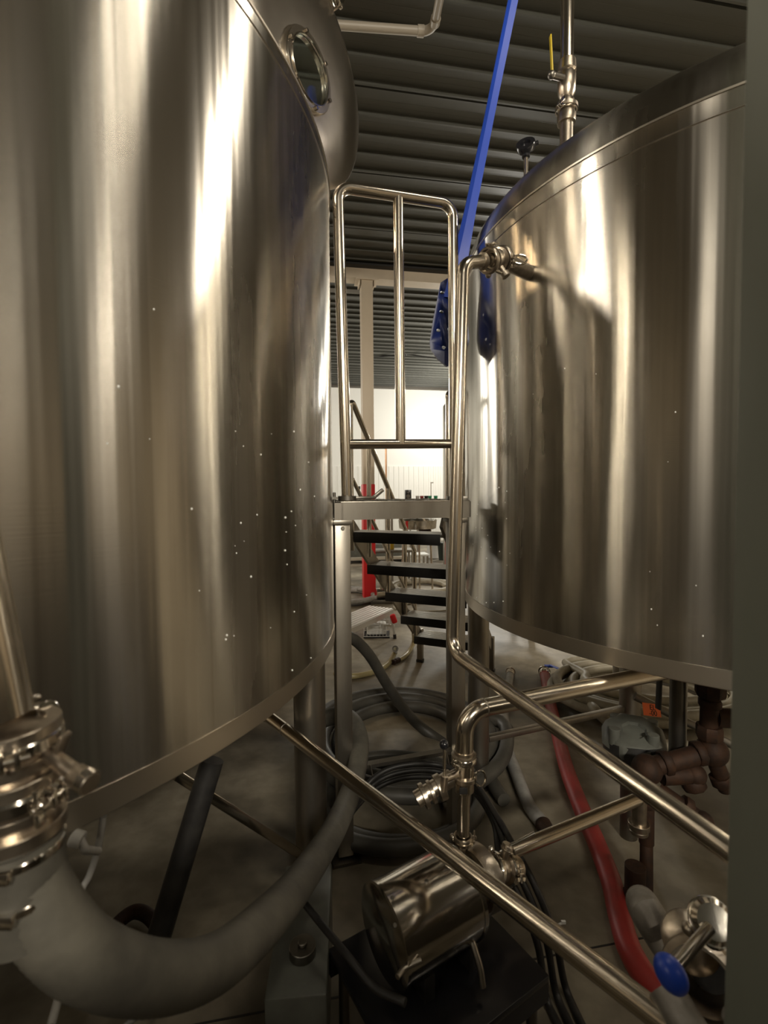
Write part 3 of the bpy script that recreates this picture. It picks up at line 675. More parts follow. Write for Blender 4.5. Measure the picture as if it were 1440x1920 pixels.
# ------------------------------------------------------------------ hoses
def hose(name, label, pts, r, m, n=12, corr=0.0, pitch=.012, cat='hose', couplings=None, cm='shiny', seg=16):
    P = spline(pts, n)
    t = thing(name, label, cat, P[len(P)//2])
    bm = NB(); rf = None
    if corr:
        # resample evenly for the corrugation
        Q = [P[0]]; step = pitch/2; acc = 0
        for a_, b_ in zip(P[:-1], P[1:]):
            L = (b_-a_).length; d_ = (b_-a_)/max(L, 1e-9); u = step-acc
            while u <= L: Q.append(a_+d_*u); u += step
            acc = (acc+L) % step
        P = Q; rf = lambda i, L: r*(1+(corr if i % 2 else -corr))
    tube(bm, P, r, seg, rf=rf); obj('hose_body', bm, m, t)
    for end in (couplings or ()):
        a_, b_ = (P[0], P[2]) if end == 0 else (P[-1], P[-3]); d_ = (a_-b_).normalized()
        bm = NB(); lathe(bm, a_-d_*.05, d_, [(0, r*.6), (0, r*1.08), (.02, r*1.12), (.022, r*1.02), (.03, r*1.02), (.032, r*1.12), (.05, r*1.12), (.052, r*.9), (.075, r*.9), (.08, r*1.25), (.09, r*1.25), (.09, r*.6)], 24, close=True)
        obj('coupling', bm, cm, t)
    return t
big = [W(30, 1560, .50), W(48, 1640, .50), W(90, 1725, .505), W(170, 1800, .53), W(290, 1832, .59), W(400, 1808, .68), W(490, 1735, .82), W(568, 1645, 1.12), W(630, 1548, 1.48), W(664, 1462, 1.75), W(674, 1390, 1.93), W(655, 1348, 2.04), W(615, 1345, 2.14), W(560, 1375, 2.25)]
hose('suction_hose', 'thick grey wrapped hose looping from the left clamp fitting up behind the platform leg', big, .0375, 'hose', corr=.012, pitch=.010, seg=28)
# clamp fitting at left edge
t = thing('inlet_fitting', 'heavy stacked stainless clamp fitting holding the thick hose at the left edge', 'fitting', W(40, 1450, .50))
fa = W(-22, 1120, .50); fb = W(18, 1375, .50); fd = (W(38, 1600, .50)-fb).normalized()
bm = NB(); tube(bm, [W(-105, 860, .50), W(-8, 1345, .50)], .034, 32); obj('tube', bm, 'pipe', t)
bm = NB()
for k, (dk, rr, ww) in enumerate(((.0, .047, .020), (.030, .041, .012), (.052, .046, .022), (.080, .043, .010), (.102, .045, .014))):
    ring(bm, fb+fd*dk, fd, rr, ww, .014, 48)
tube(bm, [fb-fd*.004, fb+fd*.13], .036, 32)
obj('body', bm, 'cast', t)
bm = NB(); clamp_ring(bm, fb+fd*.008, fd, .040, V(.6, -.8, 0)); obj('clamp', bm, 'shiny', t)
bm = NB(); clamp_ring(bm, fb+fd*.062, fd, .040, V(.95, -.2, 0), w=.02); obj('clamp', bm, 'shiny', t)
bm = NB(); q = W(108, 1430, .49); cyl(bm, W(88, 1412, .50), W(158, 1462, .48), .0085, 16); cyl(bm, W(140, 1452, .485), W(170, 1470, .475), .0115, 14); box(bm, W(115, 1400, .50), .006, .016, .028, (W(170, 1470, .48)-W(88, 1412, .50)).normalized(), V(0, 1, 0), None, .001); obj('clamp_bolt', bm, 'cast', t)
bm = NB(); 
for k in range(4): ring(bm, W(168-k*3, 1468-k*2, .476), (W(168, 1468, .476)-W(100, 1420, .5)), .0125, .0018, .004)
obj('bolt_thread', bm, 'shiny', t)
bm = NB(); lathe(bm, fb+fd*.115, fd, [(0, .03), (0, .040), (.05, .041), (.10, .0405), (.10, .03)], 40, close=True); obj('hose_sleeve', bm, 'hose', t)
bm = NB()
for dk in (.125, .17): ring(bm, fb+fd*dk, fd, .0425, .009, .004, 48); box(bm, fb+fd*dk+V(.012, -.041, 0), .02, .008, .013, V(1, 0, 0), V(0, 1, 0), None, .001)
obj('band_clamps', bm, 'shiny', t)
bm = NB(); ball(bm, W(70, 1308, .62), .005); cyl(bm, W(62, 1338, .56), W(92, 1333, .54), .012, 16); obj('wing_nut', bm, 'shiny', t)

# black hose falling behind the left platform leg and coils on the floor
hose('discharge_hose', 'dark grey hose curving down from behind the left platform leg to the floor coil',
     [W(600, 1190, 2.55), W(650, 1192, 2.6), W(690, 1225, 2.7), W(730, 1290, 2.8), W(775, 1350, 2.85), W(830, 1393, 2.78), F(900, 1440, .04), F(945, 1500, .04)], .031, 'dhose', seg=18)
def coil(name, label, c, rx, ry, turns, r, m, z0=None, drot=0.0, cat='hose', grow=.0, end=None, jit=.0, lift=.9, sq=None):
    pts = []; n = int(turns*16)
    for i in range(n+1):
        a_ = 2*math.pi*i/16+drot; k = i/16.0; layer = k % 3
        s = 1+grow*(layer-1)+jit*math.sin(a_*.73+k)
        z = r*1.0+lift*r*2*(k/3.0)+r*.15*math.sin(a_*1.7)
        pts.append(V(c.x+math.cos(a_)*rx*s+jit*.3*math.sin(k*2.1), c.y+math.sin(a_)*ry*s, max(r, z)))
    if end: pts += end
    P = spline(pts, 3); t = thing(name, label, cat, V(c.x, c.y, 0))
    bm = NB(); tube(bm, P, r, 14); obj('hose_body', bm, m, t); return t
coil('coiled_hose', 'thick dark hose lying in wide loops on the floor under the platform', V(.12, 2.72, 0), .44, .47, 3.0, .037, 'dhose', grow=.16, drot=.5, jit=.03)
coil('coiled_hose', 'grey hose coil low in the shade between the platform legs', V(.05, 2.16, 0), .36, .30, 2.0, .033, 'dhose', grow=.12, drot=2.1, jit=.03)
# bundle of thin black hoses tied to the brace
for k in range(3):
    hose('air_line', ('thin black air line strapped under the platform brace, topmost of three', 'thin black air line strapped under the platform brace, middle of three', 'thin black air line strapped under the platform brace, lowest of three')[k],
         [W(640, 1560-k*6, 1.72), W(682, 1480+k*9, 1.86), W(720, 1446+k*12, 1.89), W(770, 1433+k*12, 1.90), W(830, 1436+k*12, 1.91), W(885, 1462+k*10, 1.80), W(925, 1520+k*10, 1.62), W(965-k*14, 1590+k*8, 1.48), W(1005-k*16, 1665+k*8, 1.38), W(1040-k*16, 1755+k*8, 1.34), F(1060-k*18, 1850+k*10, .02), F(1095-k*22, 1930, .012)], .0105, 'black', n=8, seg=12)
bm = NB(); q = W(1038, 1731, 1.345); tube(bm, [q+V(-.03, 0, -.008), q+V(0, -.01, 0), q+V(.022, -.012, .012)], .003, 8); box(bm, q+V(.024, -.012, .014), .012, .006, .008)
tag(obj('cable_tie', bm, 'white', loc=q), 'white cable tie on the thin black lines at lower centre', 'cable tie')

# floor hoses on the right
pts = [F(1021, 1262, .04), F(1030, 1310, .04), F(1044, 1370, .04), F(1062, 1440, .04), F(1088, 1510, .04), F(1118, 1580, .04), F(1145, 1650, .04), F(1162, 1720, .04), F(1185, 1790, .04), F(1235, 1860, .04), F(1320, 1910, .04)]
t = hose('red_hose', 'red rubber hose lying on the floor under the right tank', pts, .037, 'red', couplings=(0,))
bm = NB(); q = pts[0]; box(bm, q+V(.085, -.02, .05), .05, .13, .012, V(1, .1, -.3), V(-.25, 1, -.1), None, .004); box(bm, q+V(.045, .04, .04), .06, .03, .016); obj('lever', bm, 'blue', t, 'blue coupling lever')
hose('clear_hose', 'pale translucent hose lying on the floor left of the red hose', [F(957, 1262, .03), F(952, 1300, .03), F(945, 1345, .03), F(951, 1400, .03), F(968, 1450, .03), F(992, 1510, .03), F(1018, 1545, .03)], .030, 'ghose', couplings=(0,), cm='cast')
bm = NB()
for k in range(1): cyl(bm, F(1018, 1545, .03), F(1030, 1568, .03), .034, 20)
tag(obj('hose_coupling', bm, 'rust', loc=F(1024, 1556, 0)), 'rusty coupling at the near end of the pale hose', 'coupling')
coil('coiled_hose', 'beige hose coiled in many loops on the floor behind the right tank legs', V(1.80, 3.30, 0), .50, .38, 6.6, .031, 'beige', grow=.17, drot=2.6, jit=.05, lift=.8)
hose('beige_hose', 'beige hose end bent over the edge of the beige coil', [F(1098, 1300, .05), F(1112, 1325, .1), F(1130, 1345, .07), F(1160, 1368, .035), F(1215, 1392, .035), F(1290, 1400, .035)], .031, 'beige')
hose('black_pipe_line', 'thin dark line crossing over the beige coil below the right tank', [W(1190, 1305, 2.6), W(1250, 1335, 2.55), W(1310, 1365, 2.5), W(1380, 1400, 2.45)], .022, 'steeldk', cat='pipe')
# orange card
q = W(1222, 1331, 2.4); t = thing('orange_label', 'orange card with black lettering beside the inner leg of the right tank', 'label', q)
ux, uy = V(1, .2, -.22).normalized(), V(.05, .35, 1).normalized()
uz = ux.cross(uy).normalized()
bm = NB(); box(bm, q, .105, .060, .002, ux, uy, uz); obj('card', bm, 'orange', t)
cu = bpy.data.curves.new('lettering', 'FONT'); cu.body = 'EL\n-00'; cu.size = .036; cu.space_line = .75; cu.align_x = 'CENTER'; cu.extrude = .0006
co = bpy.data.objects.new('lettering', cu); C.objects.link(co); dg = bpy.context.evaluated_depsgraph_get()
me = bpy.data.meshes.new_from_object(co.evaluated_get(dg)); bpy.data.objects.remove(co)
nz_ = -uz if uz.y > 0 else uz
R_ = Matrix((ux, uy, ux.cross(uy))).transposed().to_4x4()
me.transform(Matrix.Translation(-uz*(-.0016 if uz.y < 0 else .0016)+ux*.005) @ R_); me.materials.append(M['ink'])
o = bpy.data.objects.new('lettering', me); C.objects.link(o); o.parent = t

# yellow hose near the bench
hose('yellowed_hose', 'yellowed clear hose curving on the floor near the bench', [F(628, 1262, .02), F(660, 1268, .02), F(700, 1260, .02), F(727, 1245, .02), F(740, 1225, .03), W(741, 1218, 4.1)], .022, 'yhose', couplings=(1,))
hose('yellowed_hose', 'short yellowed hose end looping round the stair foot', [F(742, 1240, .02), F(757, 1232, .02), F(768, 1220, .02), F(776, 1202, .06), W(775, 1180, 4.2)], .020, 'yhose', couplings=(0,), cm='rust')

# ------------------------------------------------------------------ grey gearbox and rusty pipework under the right tank
g = W(1188, 1378, 1.95)
t = thing('pump_gearbox', 'grey cast gearbox with a dark motor body beneath the right tank', 'gearbox', V(g.x, g.y, g.z-.12))
bm = NB(); lathe(bm, g+V(0, 0, -.03), V(-.1, -.25, 1), [(0, 0), (0, .125), (.01, .13), (.05, .115), (.06, .10), (.062, .05), (.05, .045), (.05, 0)], 8)
for a_ in range(0, 360, 90):
    r_ = math.radians(a_+20); cyl(bm, g+V(math.cos(r_)*.10, math.sin(r_)*.09, -.02), g+V(math.cos(r_)*.10, math.sin(r_)*.09, .045), .022, 12)
obj('cast_cover', bm, 'greyc', t)
bm = NB(); lathe(bm, g+V(0, -.03, -.16), V(0, .2, 1), [(0, 0), (0, .08), (.03, .10), (.10, .12), (.14, .118), (.14, 0)], 24); ball(bm, g+V(.06, -.09, -.09), .035); obj('motor_body', bm, 'black', t)
bm = NB(); cyl(bm, V(g.x, g.y+.03, 0), V(g.x, g.y+.03, g.z-.14), .035, 20); obj('stand', bm, 'steeldk', t)
DY = 1.72
def fit(px, py, y=DY): return W(px, py, y)
t = thing('steam_pipework', 'rusty threaded pipework with elbows and unions below the right tank', 'pipework', fit(1290, 1420))
def pip(a_, b_, r, nm='pipe', m='rust'):
    bm = NB(); tube(bm, [a_, b_], r, 20); obj(nm, bm, m, t)
def nutf(c, d, r, w_=.03, nm='union'):
    bm = NB(); lathe(bm, c-d.normalized()*w_/2, d, [(0, 0), (0, r*.92), (w_*.15, r), (w_*.85, r), (w_, r*.92), (w_, 0)], 8); obj(nm, bm, 'rust', t)
def elb(c, r):
    bm = NB(); ball(bm, c, r); obj('elbow', bm, 'rust', t)
pip(fit(1332, 1270), fit(1328, 1400), .030); nutf(fit(1332, 1292), V(0, 0, 1), .050, .05); nutf(fit(1331, 1318), V(0, 0, 1), .038, .03); nutf(fit(1330, 1372), V(0, 0, 1), .044, .05); pip(fit(1340, 1345), fit(1390, 1348), .034, 'branch')
elb(fit(1335, 1408), .054); pip(fit(1335, 1408), fit(1215, 1440), .034); nutf(fit(1310, 1412), V(1, 0, .2), .044); nutf(fit(1248, 1430), V(1, 0, .2), .044); elb(fit(1213, 1442), .052); 
pip(fit(1213, 1442), fit(1212, 1580), .026, 'drop'); nutf(fit(1212, 1500), V(0, 0, 1), .036, .04)
pip(fit(1240, 1455), fit(1300, 1452), .032); elb(fit(1302, 1452), .04); nutf(fit(1300, 1470), V(.3, -.2, -1), .042, .035)
pip(fit(1340, 1425), fit(1362, 1480), .028); nutf(fit(1352, 1462), V(.4, 0, -1), .038, .035); pip(fit(1235, 1480), fit(1320, 1540, 1.62), .026); elb(fit(1318, 1540, 1.62), .034); nutf(fit(1285, 1512, 1.66), V(.7, -.2, -.5), .036, .03)
pip(V(fit(1212, 1580).x, fit(1212, 1580).y, fit(1212, 1580).z), F(1212, 1690, 0)+V(0, 0, 0), .022, 'floor_drop')
cv = fit(1272, 1300, 1.80)
t = thing('drain_outlet', 'stainless outlet tube with a cone top under the right tank', 'outlet', cv)
bm = NB(); lathe(bm, V(cv.x, cv.y, ZB+.05), V(0, 0, -1), [(0, 0), (0, .055), (.06, .052), (.10, .032), (.11, .030), (.58, .030), (.58, 0)], 28); obj('cone_tube', bm, 'steeldk', t)
cv2 = fit(1240, 1265, 1.8)
bm = NB(); bar(bm, V(cv2.x, cv2.y, ZB+.04), W(1234, 1330, 1.75), .03, .008, bev=.002); tag(obj('hanger_strap', bm, 'tread', loc=cv2), 'dark strap hanging under the right tank beside the cone outlet', 'strap')

# ------------------------------------------------------------------ valve in the bottom right corner
t = thing('corner_valve', 'large open-ended valve with a blue oval knob in the bottom right corner', 'valve', W(1320, 1830, .80))
vc = W(1322, 1832, .80); vdn = V(-.55, -.62, .35).normalized()
bm = NB(); lathe(bm, vc-vdn*.05, vdn, [(0, .03), (0, .058), (.012, .062), (.02, .05), (.05, .046), (.062, .060), (.072, .064), (.08, .062), (.082, .050), (.06, .040), (.02, .036)], 48, close=True); obj('open_flange', bm, 'cast', t)
bm = NB(); ring(bm, vc+vdn*.030, vdn, .052, .004, .006, 48); obj('seal', bm, 'shiny', t)
bm = NB(); cyl(bm, vc-vdn*.045, vc-vdn*.040, .048, 32); obj('disc', bm, 'black', t)
cap = W(1338, 1728, .74)
bm = NB(); cyl(bm, cap+V(.02, .03, -.05), cap, .022, 24); bx = V(-.3, -.7, .6).normalized(); lathe(bm, cap-bx*.012, bx, [(0, 0), (0, .028), (.004, .031), (.012, .031), (.02, .024), (.022, 0)], 24); ring(bm, cap-bx*.016, bx, .034, .006, .010); obj('stem_cap', bm, 'shiny', t)
k0 = W(1330, 1740, .725); k1 = W(1268, 1812, .68)
bm = NB(); tube(bm, [k0, k1], .0088, 16); lv = obj('lever', bm, 'shiny', t)
bm = NB(); kdir = (k1-k0).normalized(); ball(bm, W(1258, 1826, .675), .0205, (1, 1, 1.32), (W(1275, 1852, .67)-W(1241, 1800, .68)).to_track_quat('Z', 'Y')); obj('knob', bm, 'blue', lv, 'blue oval knob')
bm = NB(); lathe(bm, W(1290, 1760, .86), V(-.3, -.7, .5), [(0, 0), (0, .045), (.03, .047), (.045, .03), (.05, 0)], 32); ball(bm, W(1292, 1742, .80), .011); obj('bonnet', bm, 'cast', t)
bm = NB(); tube(bm, spline([F(1212, 1700, .09)*1.0, W(1205, 1695, 1.02), W(1240, 1755, .95), W(1285, 1815, .90), W(1340, 1890, .86), W(1400, 1960, .82)], 6)[6:], .034, 24); obj('inlet_pipe', bm, 'grime', t)
bm = NB(); tube(bm, spline([W(1245, 1850, .76), W(1290, 1925, .72), W(1350, 2010, .68)], 8), .028, 20); tube(bm, [W(1375, 1900, .74), W(1440, 1990, .72)], .02, 16); obj('lower_casting', bm, 'grime', t)
t = thing('rusty_standpipe', 'dark rusty upright pipe stub on the floor under the right tank', 'pipe', F(1190, 1710, 0))
bm = NB(); q = F(1190, 1712, 0); cyl(bm, q, q+V(0, 0, .17), .034, 20); ring(bm, q+V(0, 0, .05), V(0, 0, 1), .045, .02, .014); obj('stub', bm, 'rust', t)

# ------------------------------------------------------------------ dark things at the lower left
t = thing('metal_cabinet', 'low dull metal box standing on the floor left of the pump', 'box', F(545, 1900, 0))
q = W(552, 1850, 1.18); bm = NB(); box(bm, V(q.x, 1.32, .125), .15, .42, .25, V(1, .08, 0), V(-.08, 1, 0), bev=.006); obj('body', bm, 'greyc', t)
bm = NB(); cyl(bm, V(q.x+.015, 1.22, .25), V(q.x+.015, 1.22, .275), .035, 28); cyl(bm, V(q.x+.015, 1.22, .275), V(q.x+.015, 1.22, .285), .012, 12); obj('round_cap', bm, 'steeldk', t)
bm = NB(); tube(bm, [W(398, 1425, 1.33), W(285, 1800, 1.22)], .032, 20); tag(obj('dark_post', bm, 'black', loc=W(330, 1650, 1.26)), 'dark leaning pipe in the shade under the left tank', 'pipe')
hose('white_tube', 'thin pale tube hanging below the left tank rim', [W(194, 1530, .80), W(184, 1590, .80), W(168, 1640, .80), W(150, 1680, .78), W(128, 1800, .70), W(95, 1925, .62)], .0055, 'ghose')
bm = NB(); tube(bm, fillet([W(148, 1570, .70), W(160, 1594, .70), W(184, 1596, .76)], .008), .006, 12); cyl(bm, W(135, 1570, .70), W(155, 1576, .70), .012, 14); tag(obj('hose_barb', bm, 'ghose', loc=W(160, 1590, .72)), 'small hose barb where the pale tube joins, behind the thick hose', 'fitting')
hose('floor_cable', 'pale cable lying across the floor at the bottom left', [W(190, 1960, 1.0), W(270, 1895, 1.15), W(320, 1850, 1.28), W(380, 1800, 1.38)], .007, 'ghose')
hose('floor_hose', 'rust coloured hose ring in the shade under the left tank', [F(180, 1860, .03), F(200, 1760, .03), F(250, 1710, .03), F(290, 1730, .03), F(300, 1790, .03), F(260, 1840, .03)], .022, 'rust')
# dark small hose from box to pump
hose('power_cord', 'black power cord from the metal box to the pump', [W(568, 1690, 1.25), W(600, 1730, 1.2), W(650, 1790, 1.12), W(700, 1850, 1.06), W(760, 1880, 1.02)], .009, 'black')

# ------------------------------------------------------------------ near post
bm = NB(); box(bm, V(.365+.06, .445, CEIL/2), .12, .11, CEIL-.02, bev=.004)
tag(obj('painted_post', bm, 'post', loc=V(.425, .445, 0)), 'dark green grey painted post close by at the right edge', 'post')

# ------------------------------------------------------------------ blue mash paddle
h0 = W(848, 560, 2.12); h1 = W(966, -20, 2.05)
t = thing('mash_paddle', 'blue plastic mash paddle with holes in its blade, leaning by the right tank', 'paddle', W(838, 685, 2.12))
bm = NB(); hd = (h1-h0).normalized(); hx = V(1, 0, 0); hx = (hx-hd*hx.dot(hd)).normalized(); hy = hd.cross(hx).normalized()
rings = []
for u, wd, th in ((0, .075, .02), (.08, .070, .026), (.3, .048, .034), (.6, .040, .034), (1, .040, .034)):
    c0 = h0.lerp(h1, u); rings.append([bm.verts.new(c0+hx*(a_*wd/2)+hy*(b_*th/2)) for a_, b_ in ((-1, -.3), (-.35, -1), (1, -.6), (1, 1), (-1, 1))])
for a_, b_ in zip(rings[:-1], rings[1:]):
    for k in range(5): bm.faces.new((a_[k], a_[(k+1) % 5], b_[(k+1) % 5], b_[k]))
bm.faces.new(rings[0][::-1]); bm.faces.new(rings[-1]); obj('handle', bm, 'blue', t, sharp=20)
# blade with real holes: grid of quads cut by skipping cells
outl = [(838, 522), (826, 530), (820, 560), (812, 600), (806, 640), (808, 655), (820, 672), (838, 687), (848, 684), (872, 665), (880, 640), (876, 590), (868, 545), (862, 522)]
bp = [W(x, y, 2.12) for x, y in outl]
bm = NB(); fr = bm.faces.new([bm.verts.new(p) for p in bp])
ex = bmesh.ops.extrude_face_region(bm, geom=[fr]); bmesh.ops.translate(bm, verts=[v for v in ex['geom'] if isinstance(v, bmesh.types.BMVert)], vec=V(0, .016, 0))
bl = obj('blade', bm, 'navy', t)
holes = [(829, 548), (828, 584), (822, 619), (832, 651), (843, 617), (858, 560), (862, 600), (856, 645)]
cm_ = NB()
for x, y in holes: 
    q = W(x, y, 2.12); lathe(cm_, q+V(0, -.02, 0), V(0, 1, 0), [(0, 0), (0, .0085), (.06, .0085), (.06, 0)], 12)
bmesh.ops.recalc_face_normals(cm_, faces=cm_.faces); bmesh.ops.translate(cm_, verts=cm_.verts, vec=-Vector(t['_o']))
cme = bpy.data.meshes.new('cut'); cm_.to_mesh(cme); cm_.free(); co = bpy.data.objects.new('cut', cme); C.objects.link(co); co.parent = t
md = bl.modifiers.new('holes', 'BOOLEAN'); md.operation = 'DIFFERENCE'; md.object = co; md.solver = 'EXACT'
bpy.context.view_layer.update(); dg = bpy.context.evaluated_depsgraph_get(); nm_ = bpy.data.meshes.new_from_object(bl.evaluated_get(dg))
bl.modifiers.clear(); bl.data = nm_; bpy.data.objects.remove(co)

# ------------------------------------------------------------------ far bay, seen through the gap
def table(name, label, p, wx, wy, h, m='frame', top='steeldk', shelf=None, cat='table', ax=E1, ay=E2):
    t = thing(name, label, cat, V(p.x, p.y, 0))
    bm = NB(); box(bm, V(p.x, p.y, h-.02), wx, wy, .04, ax, ay, bev=.004); obj('top', bm, top, t)
    for s in (-1, 1):
        for r in (-1, 1):
            q = V(p.x, p.y, 0)+ax*(s*(wx/2-.03))+ay*(r*(wy/2-.03)); bm = NB(); box(bm, q+V(0, 0, (h-.04)/2), .035, .035, h-.04, ax, ay); obj('leg', bm, m, t)
    if shelf: bm = NB(); box(bm, V(p.x, p.y, shelf), wx-.05, wy-.05, .02, ax, ay); obj('shelf', bm, m, t)
    return t
p = F(687, 1046, 0); 
t = table('work_bench', 'long stainless work bench in the far bay behind the red column', V(-.35, 11.2, 0), 2.2, .8, .92, top='frame', shelf=.42)
# machine on the bench
t = thing('packing_machine', 'pale grey packing machine on the far bench', 'machine', V(.0, 11.2, .92))
q = W(730, 920, 11.1)
bm = NB(); box(bm, V(q.x, 11.2, 1.10), .55, .5, .36, E1, E2, bev=.01); obj('body', bm, 'alu', t)
bm = NB(); box(bm, V(q.x, 10.93, 1.12), .3, .02, .14, E1, E2); obj('panel', bm, 'steeldk', t)
bx0 = W(765, 937, 8.2)
t = table('side_table', 'stainless side table in the far bay carrying small boxes', V(bx0.x+.28, 8.25, 0), 1.3, .6, bx0.z-.0, top='frame')
q = W(765, 929, 8.2)
t = thing('speaker_box', 'small black speaker box on the far side table', 'speaker', V(q.x, 8.2, bx0.z))
bm = NB(); box(bm, V(q.x, 8.2, bx0.z+.085), .10, .09, .165, E1, E2, bev=.006); obj('case', bm, 'plas', t)
bm = NB(); cyl(bm, V(q.x, 8.16, bx0.z+.06), V(q.x, 8.148, bx0.z+.06), .034, 24); cyl(bm, V(q.x, 8.16, bx0.z+.125), V(q.x, 8.148, bx0.z+.125), .018, 20); obj('cone', bm, 'steeldk', t)
for k, (px_, m_, lab) in enumerate(((783, 'white', 'white tub just right of the small speaker box'), (791, 'red', 'red tub on the far side table'), (799, 'ink', 'black tub on the far side table'), (806, 'green', 'green tub on the far side table'), (817, 'green', 'larger green tub at the right of the far side table'))):
    q = W(px_, 937, 8.2); bm = NB(); lathe(bm, V(q.x, 8.2, bx0.z), V(0, 0, 1), [(0, 0), (0, .028), (.05, .032), (.055, .034), (.065, .034), (.065, 0)], 20); tag(obj('tub', bm, m_, loc=V(q.x, 8.2, bx0.z)), lab, 'tub', 'small tubs on the far side table')
for k, (px_, py_, lab) in enumerate(((674, 925, 'pale bottle with a dark cap left of the red column'), (645, 925, 'dark red bottle behind the guard rail post clamp'))):
    q = W(px_, 940, 8.0)
    t = thing('bottle', lab, 'bottle', q, 'bottles seen past the platform')
    bm = NB(); lathe(bm, q, V(0, 0, 1), [(0, 0), (0, .03), (.12, .03), (.17, .014), (.21, .012)], 20); obj('body', bm, 'white' if k == 0 else 'red', t)
    bm = NB(); lathe(bm, q+V(0, 0, .20), V(0, 0, 1), [(0, 0), (0, .017), (.05, .017), (.05, 0)], 16); obj('cap', bm, 'plas', t)
bm = NB(); 
q = W(658, 937, 8.0); box(bm, V(q.x-.1, 8.0, q.z-.03), .9, .4, .04, E1, E2)
for s in (-1, 1):
    for r in (-1, 1): box(bm, V(q.x-.1, 8.0, (q.z-.05)/2)+E1*(s*.42)+E2*(r*.17), .03, .03, q.z-.05, E1, E2)
tag(obj('shelf_stand', bm, 'frame', loc=V(q.x, 8, 0)), 'plain steel stand carrying bottles left of the red column', 'stand')
# round vessel on legs
q = W(783, 985, 7.0)
t = thing('round_vessel', 'shallow round stainless vessel on three legs beyond the stairs', 'vessel', V(q.x, 7.0, 0))
bm = NB(); lathe(bm, V(q.x, 7.0, q.z-.05), V(0, 0, 1), [(0, 0), (0, .24), (.01, .27), (.12, .28), (.13, .285), (.135, .28), (.12, .27), (.03, .25), (.03, 0)], 48); obj('bowl', bm, 'shiny', t)
bm = NB(); box(bm, V(q.x+.1, 6.9, q.z-.12), .16, .14, .14, bev=.01); obj('motor', bm, 'rust', t)
for a_ in (200, 320, 80):
    r_ = math.radians(a_); bm = NB(); tube(bm, [V(q.x+math.cos(r_)*.22, 7+math.sin(r_)*.22, q.z-.04), V(q.x+math.cos(r_)*.26, 7+math.sin(r_)*.26, .0)], .014, 12); obj('leg', bm, 'pipe', t)
q = F(780, 1062, 0); t = table('low_stool', 'low white topped stool beyond the stairs', V(q.x+.03, q.y+.3, 0), .44, .36, .22, m='frame', top='white', cat='stool')
q = F(815, 1045, 0); bm = NB(); lathe(bm, V(q.x-.02, q.y, 0), V(0, 0, 1), [(0, 0), (0, .14), (.5, .17), (.52, .18), (.52, 0)], 24); tag(obj('white_drum', bm, 'white', loc=V(q.x, q.y, 0)), 'white plastic drum at the right end of the far bay', 'drum')
q = F(828, 1050, 0); bm = NB(); lathe(bm, V(q.x+.03, q.y, 0), V(0, 0, 1), [(0, 0), (0, .09), (.36, .12), (.38, .13), (.38, 0)], 24); tag(obj('waste_bin', bm, 'dgreen', loc=V(q.x, q.y, 0)), 'dark waste bin standing before the white drum', 'bin')
q = F(834, 1053, 0); bm = NB(); lathe(bm, V(q.x+.02, q.y-.25, 0), V(0, 0, 1), [(0, 0), (0, .05), (.22, .06), (.24, .05), (.28, .02), (.30, 0)], 24); tag(obj('pink_jug', bm, 'pink', loc=V(q.x, q.y-.25, 0)), 'bright pink jug beside the dark waste bin', 'jug')
bm = NB(); q = W(733, 1012, 7.6); cyl(bm, V(q.x, 7.6, q.z-.15), V(q.x, 7.6, q.z+.02), .05, 20); tag(obj('yellow_bucket', bm, 'yellow', loc=V(q.x, 7.6, q.z-.15)), 'small yellow container beyond the stairs', 'container')
table('low_trolley', 'low grey trolley deck carrying equipment past the stair top', V(W(733, 1020, 7.6).x, 7.6, 0), .7, .32, W(733, 1012, 7.6).z-.15, top='steeldk', cat='trolley')
# pallet
q = F(690, 1062, 0)
t = thing('pallet_stack', 'low pallet with pale boards and dark gaps behind the red column', 'pallet', V(q.x-.1, q.y+.4, 0))
bm = NB(); box(bm, V(q.x-.1, q.y+.4, .14), 1.7, .7, .05, E1, E2); box(bm, V(q.x-.1, q.y+.4, .02), 1.7, .7, .04, E1, E2); obj('boards', bm, 'wood', t)
bm = NB(); 
for s in (-.8, 0, .8): box(bm, V(q.x-.1, q.y+.4, .08)+E1*s, .1, .66, .08, E1, E2)
obj('blocks', bm, 'steeldk', t)
bm = NB(); box(bm, V(q.x-.1, q.y+.45, .29), 1.5, .55, .25, E1, E2, bev=.01); tag(obj('grey_crate', bm, 'greyc', loc=V(q.x-.1, q.y+.45, .165)), 'long grey crate stacked on the low pallet', 'crate')
# hoses on the far floor
def far_ring(label, px, py, rx, ry, turns, r, m):
    q = F(px, py, 0); coil('coiled_hose', label, q, rx, ry, turns, r, m, grow=.12, jit=.03, lift=.5)
far_ring('pale beige hose looped on the floor beyond the stairs', 790, 1105, .42, .42, 2.2, .034, 'beige')
far_ring('grey hoses coiled on the floor behind the step bench', 650, 1122, .40, .40, 3.2, .030, 'ghose')
far_ring('thin beige hose looped on the floor past the lowest treads', 800, 1140, .38, .25, 1.6, .012, 'beige')
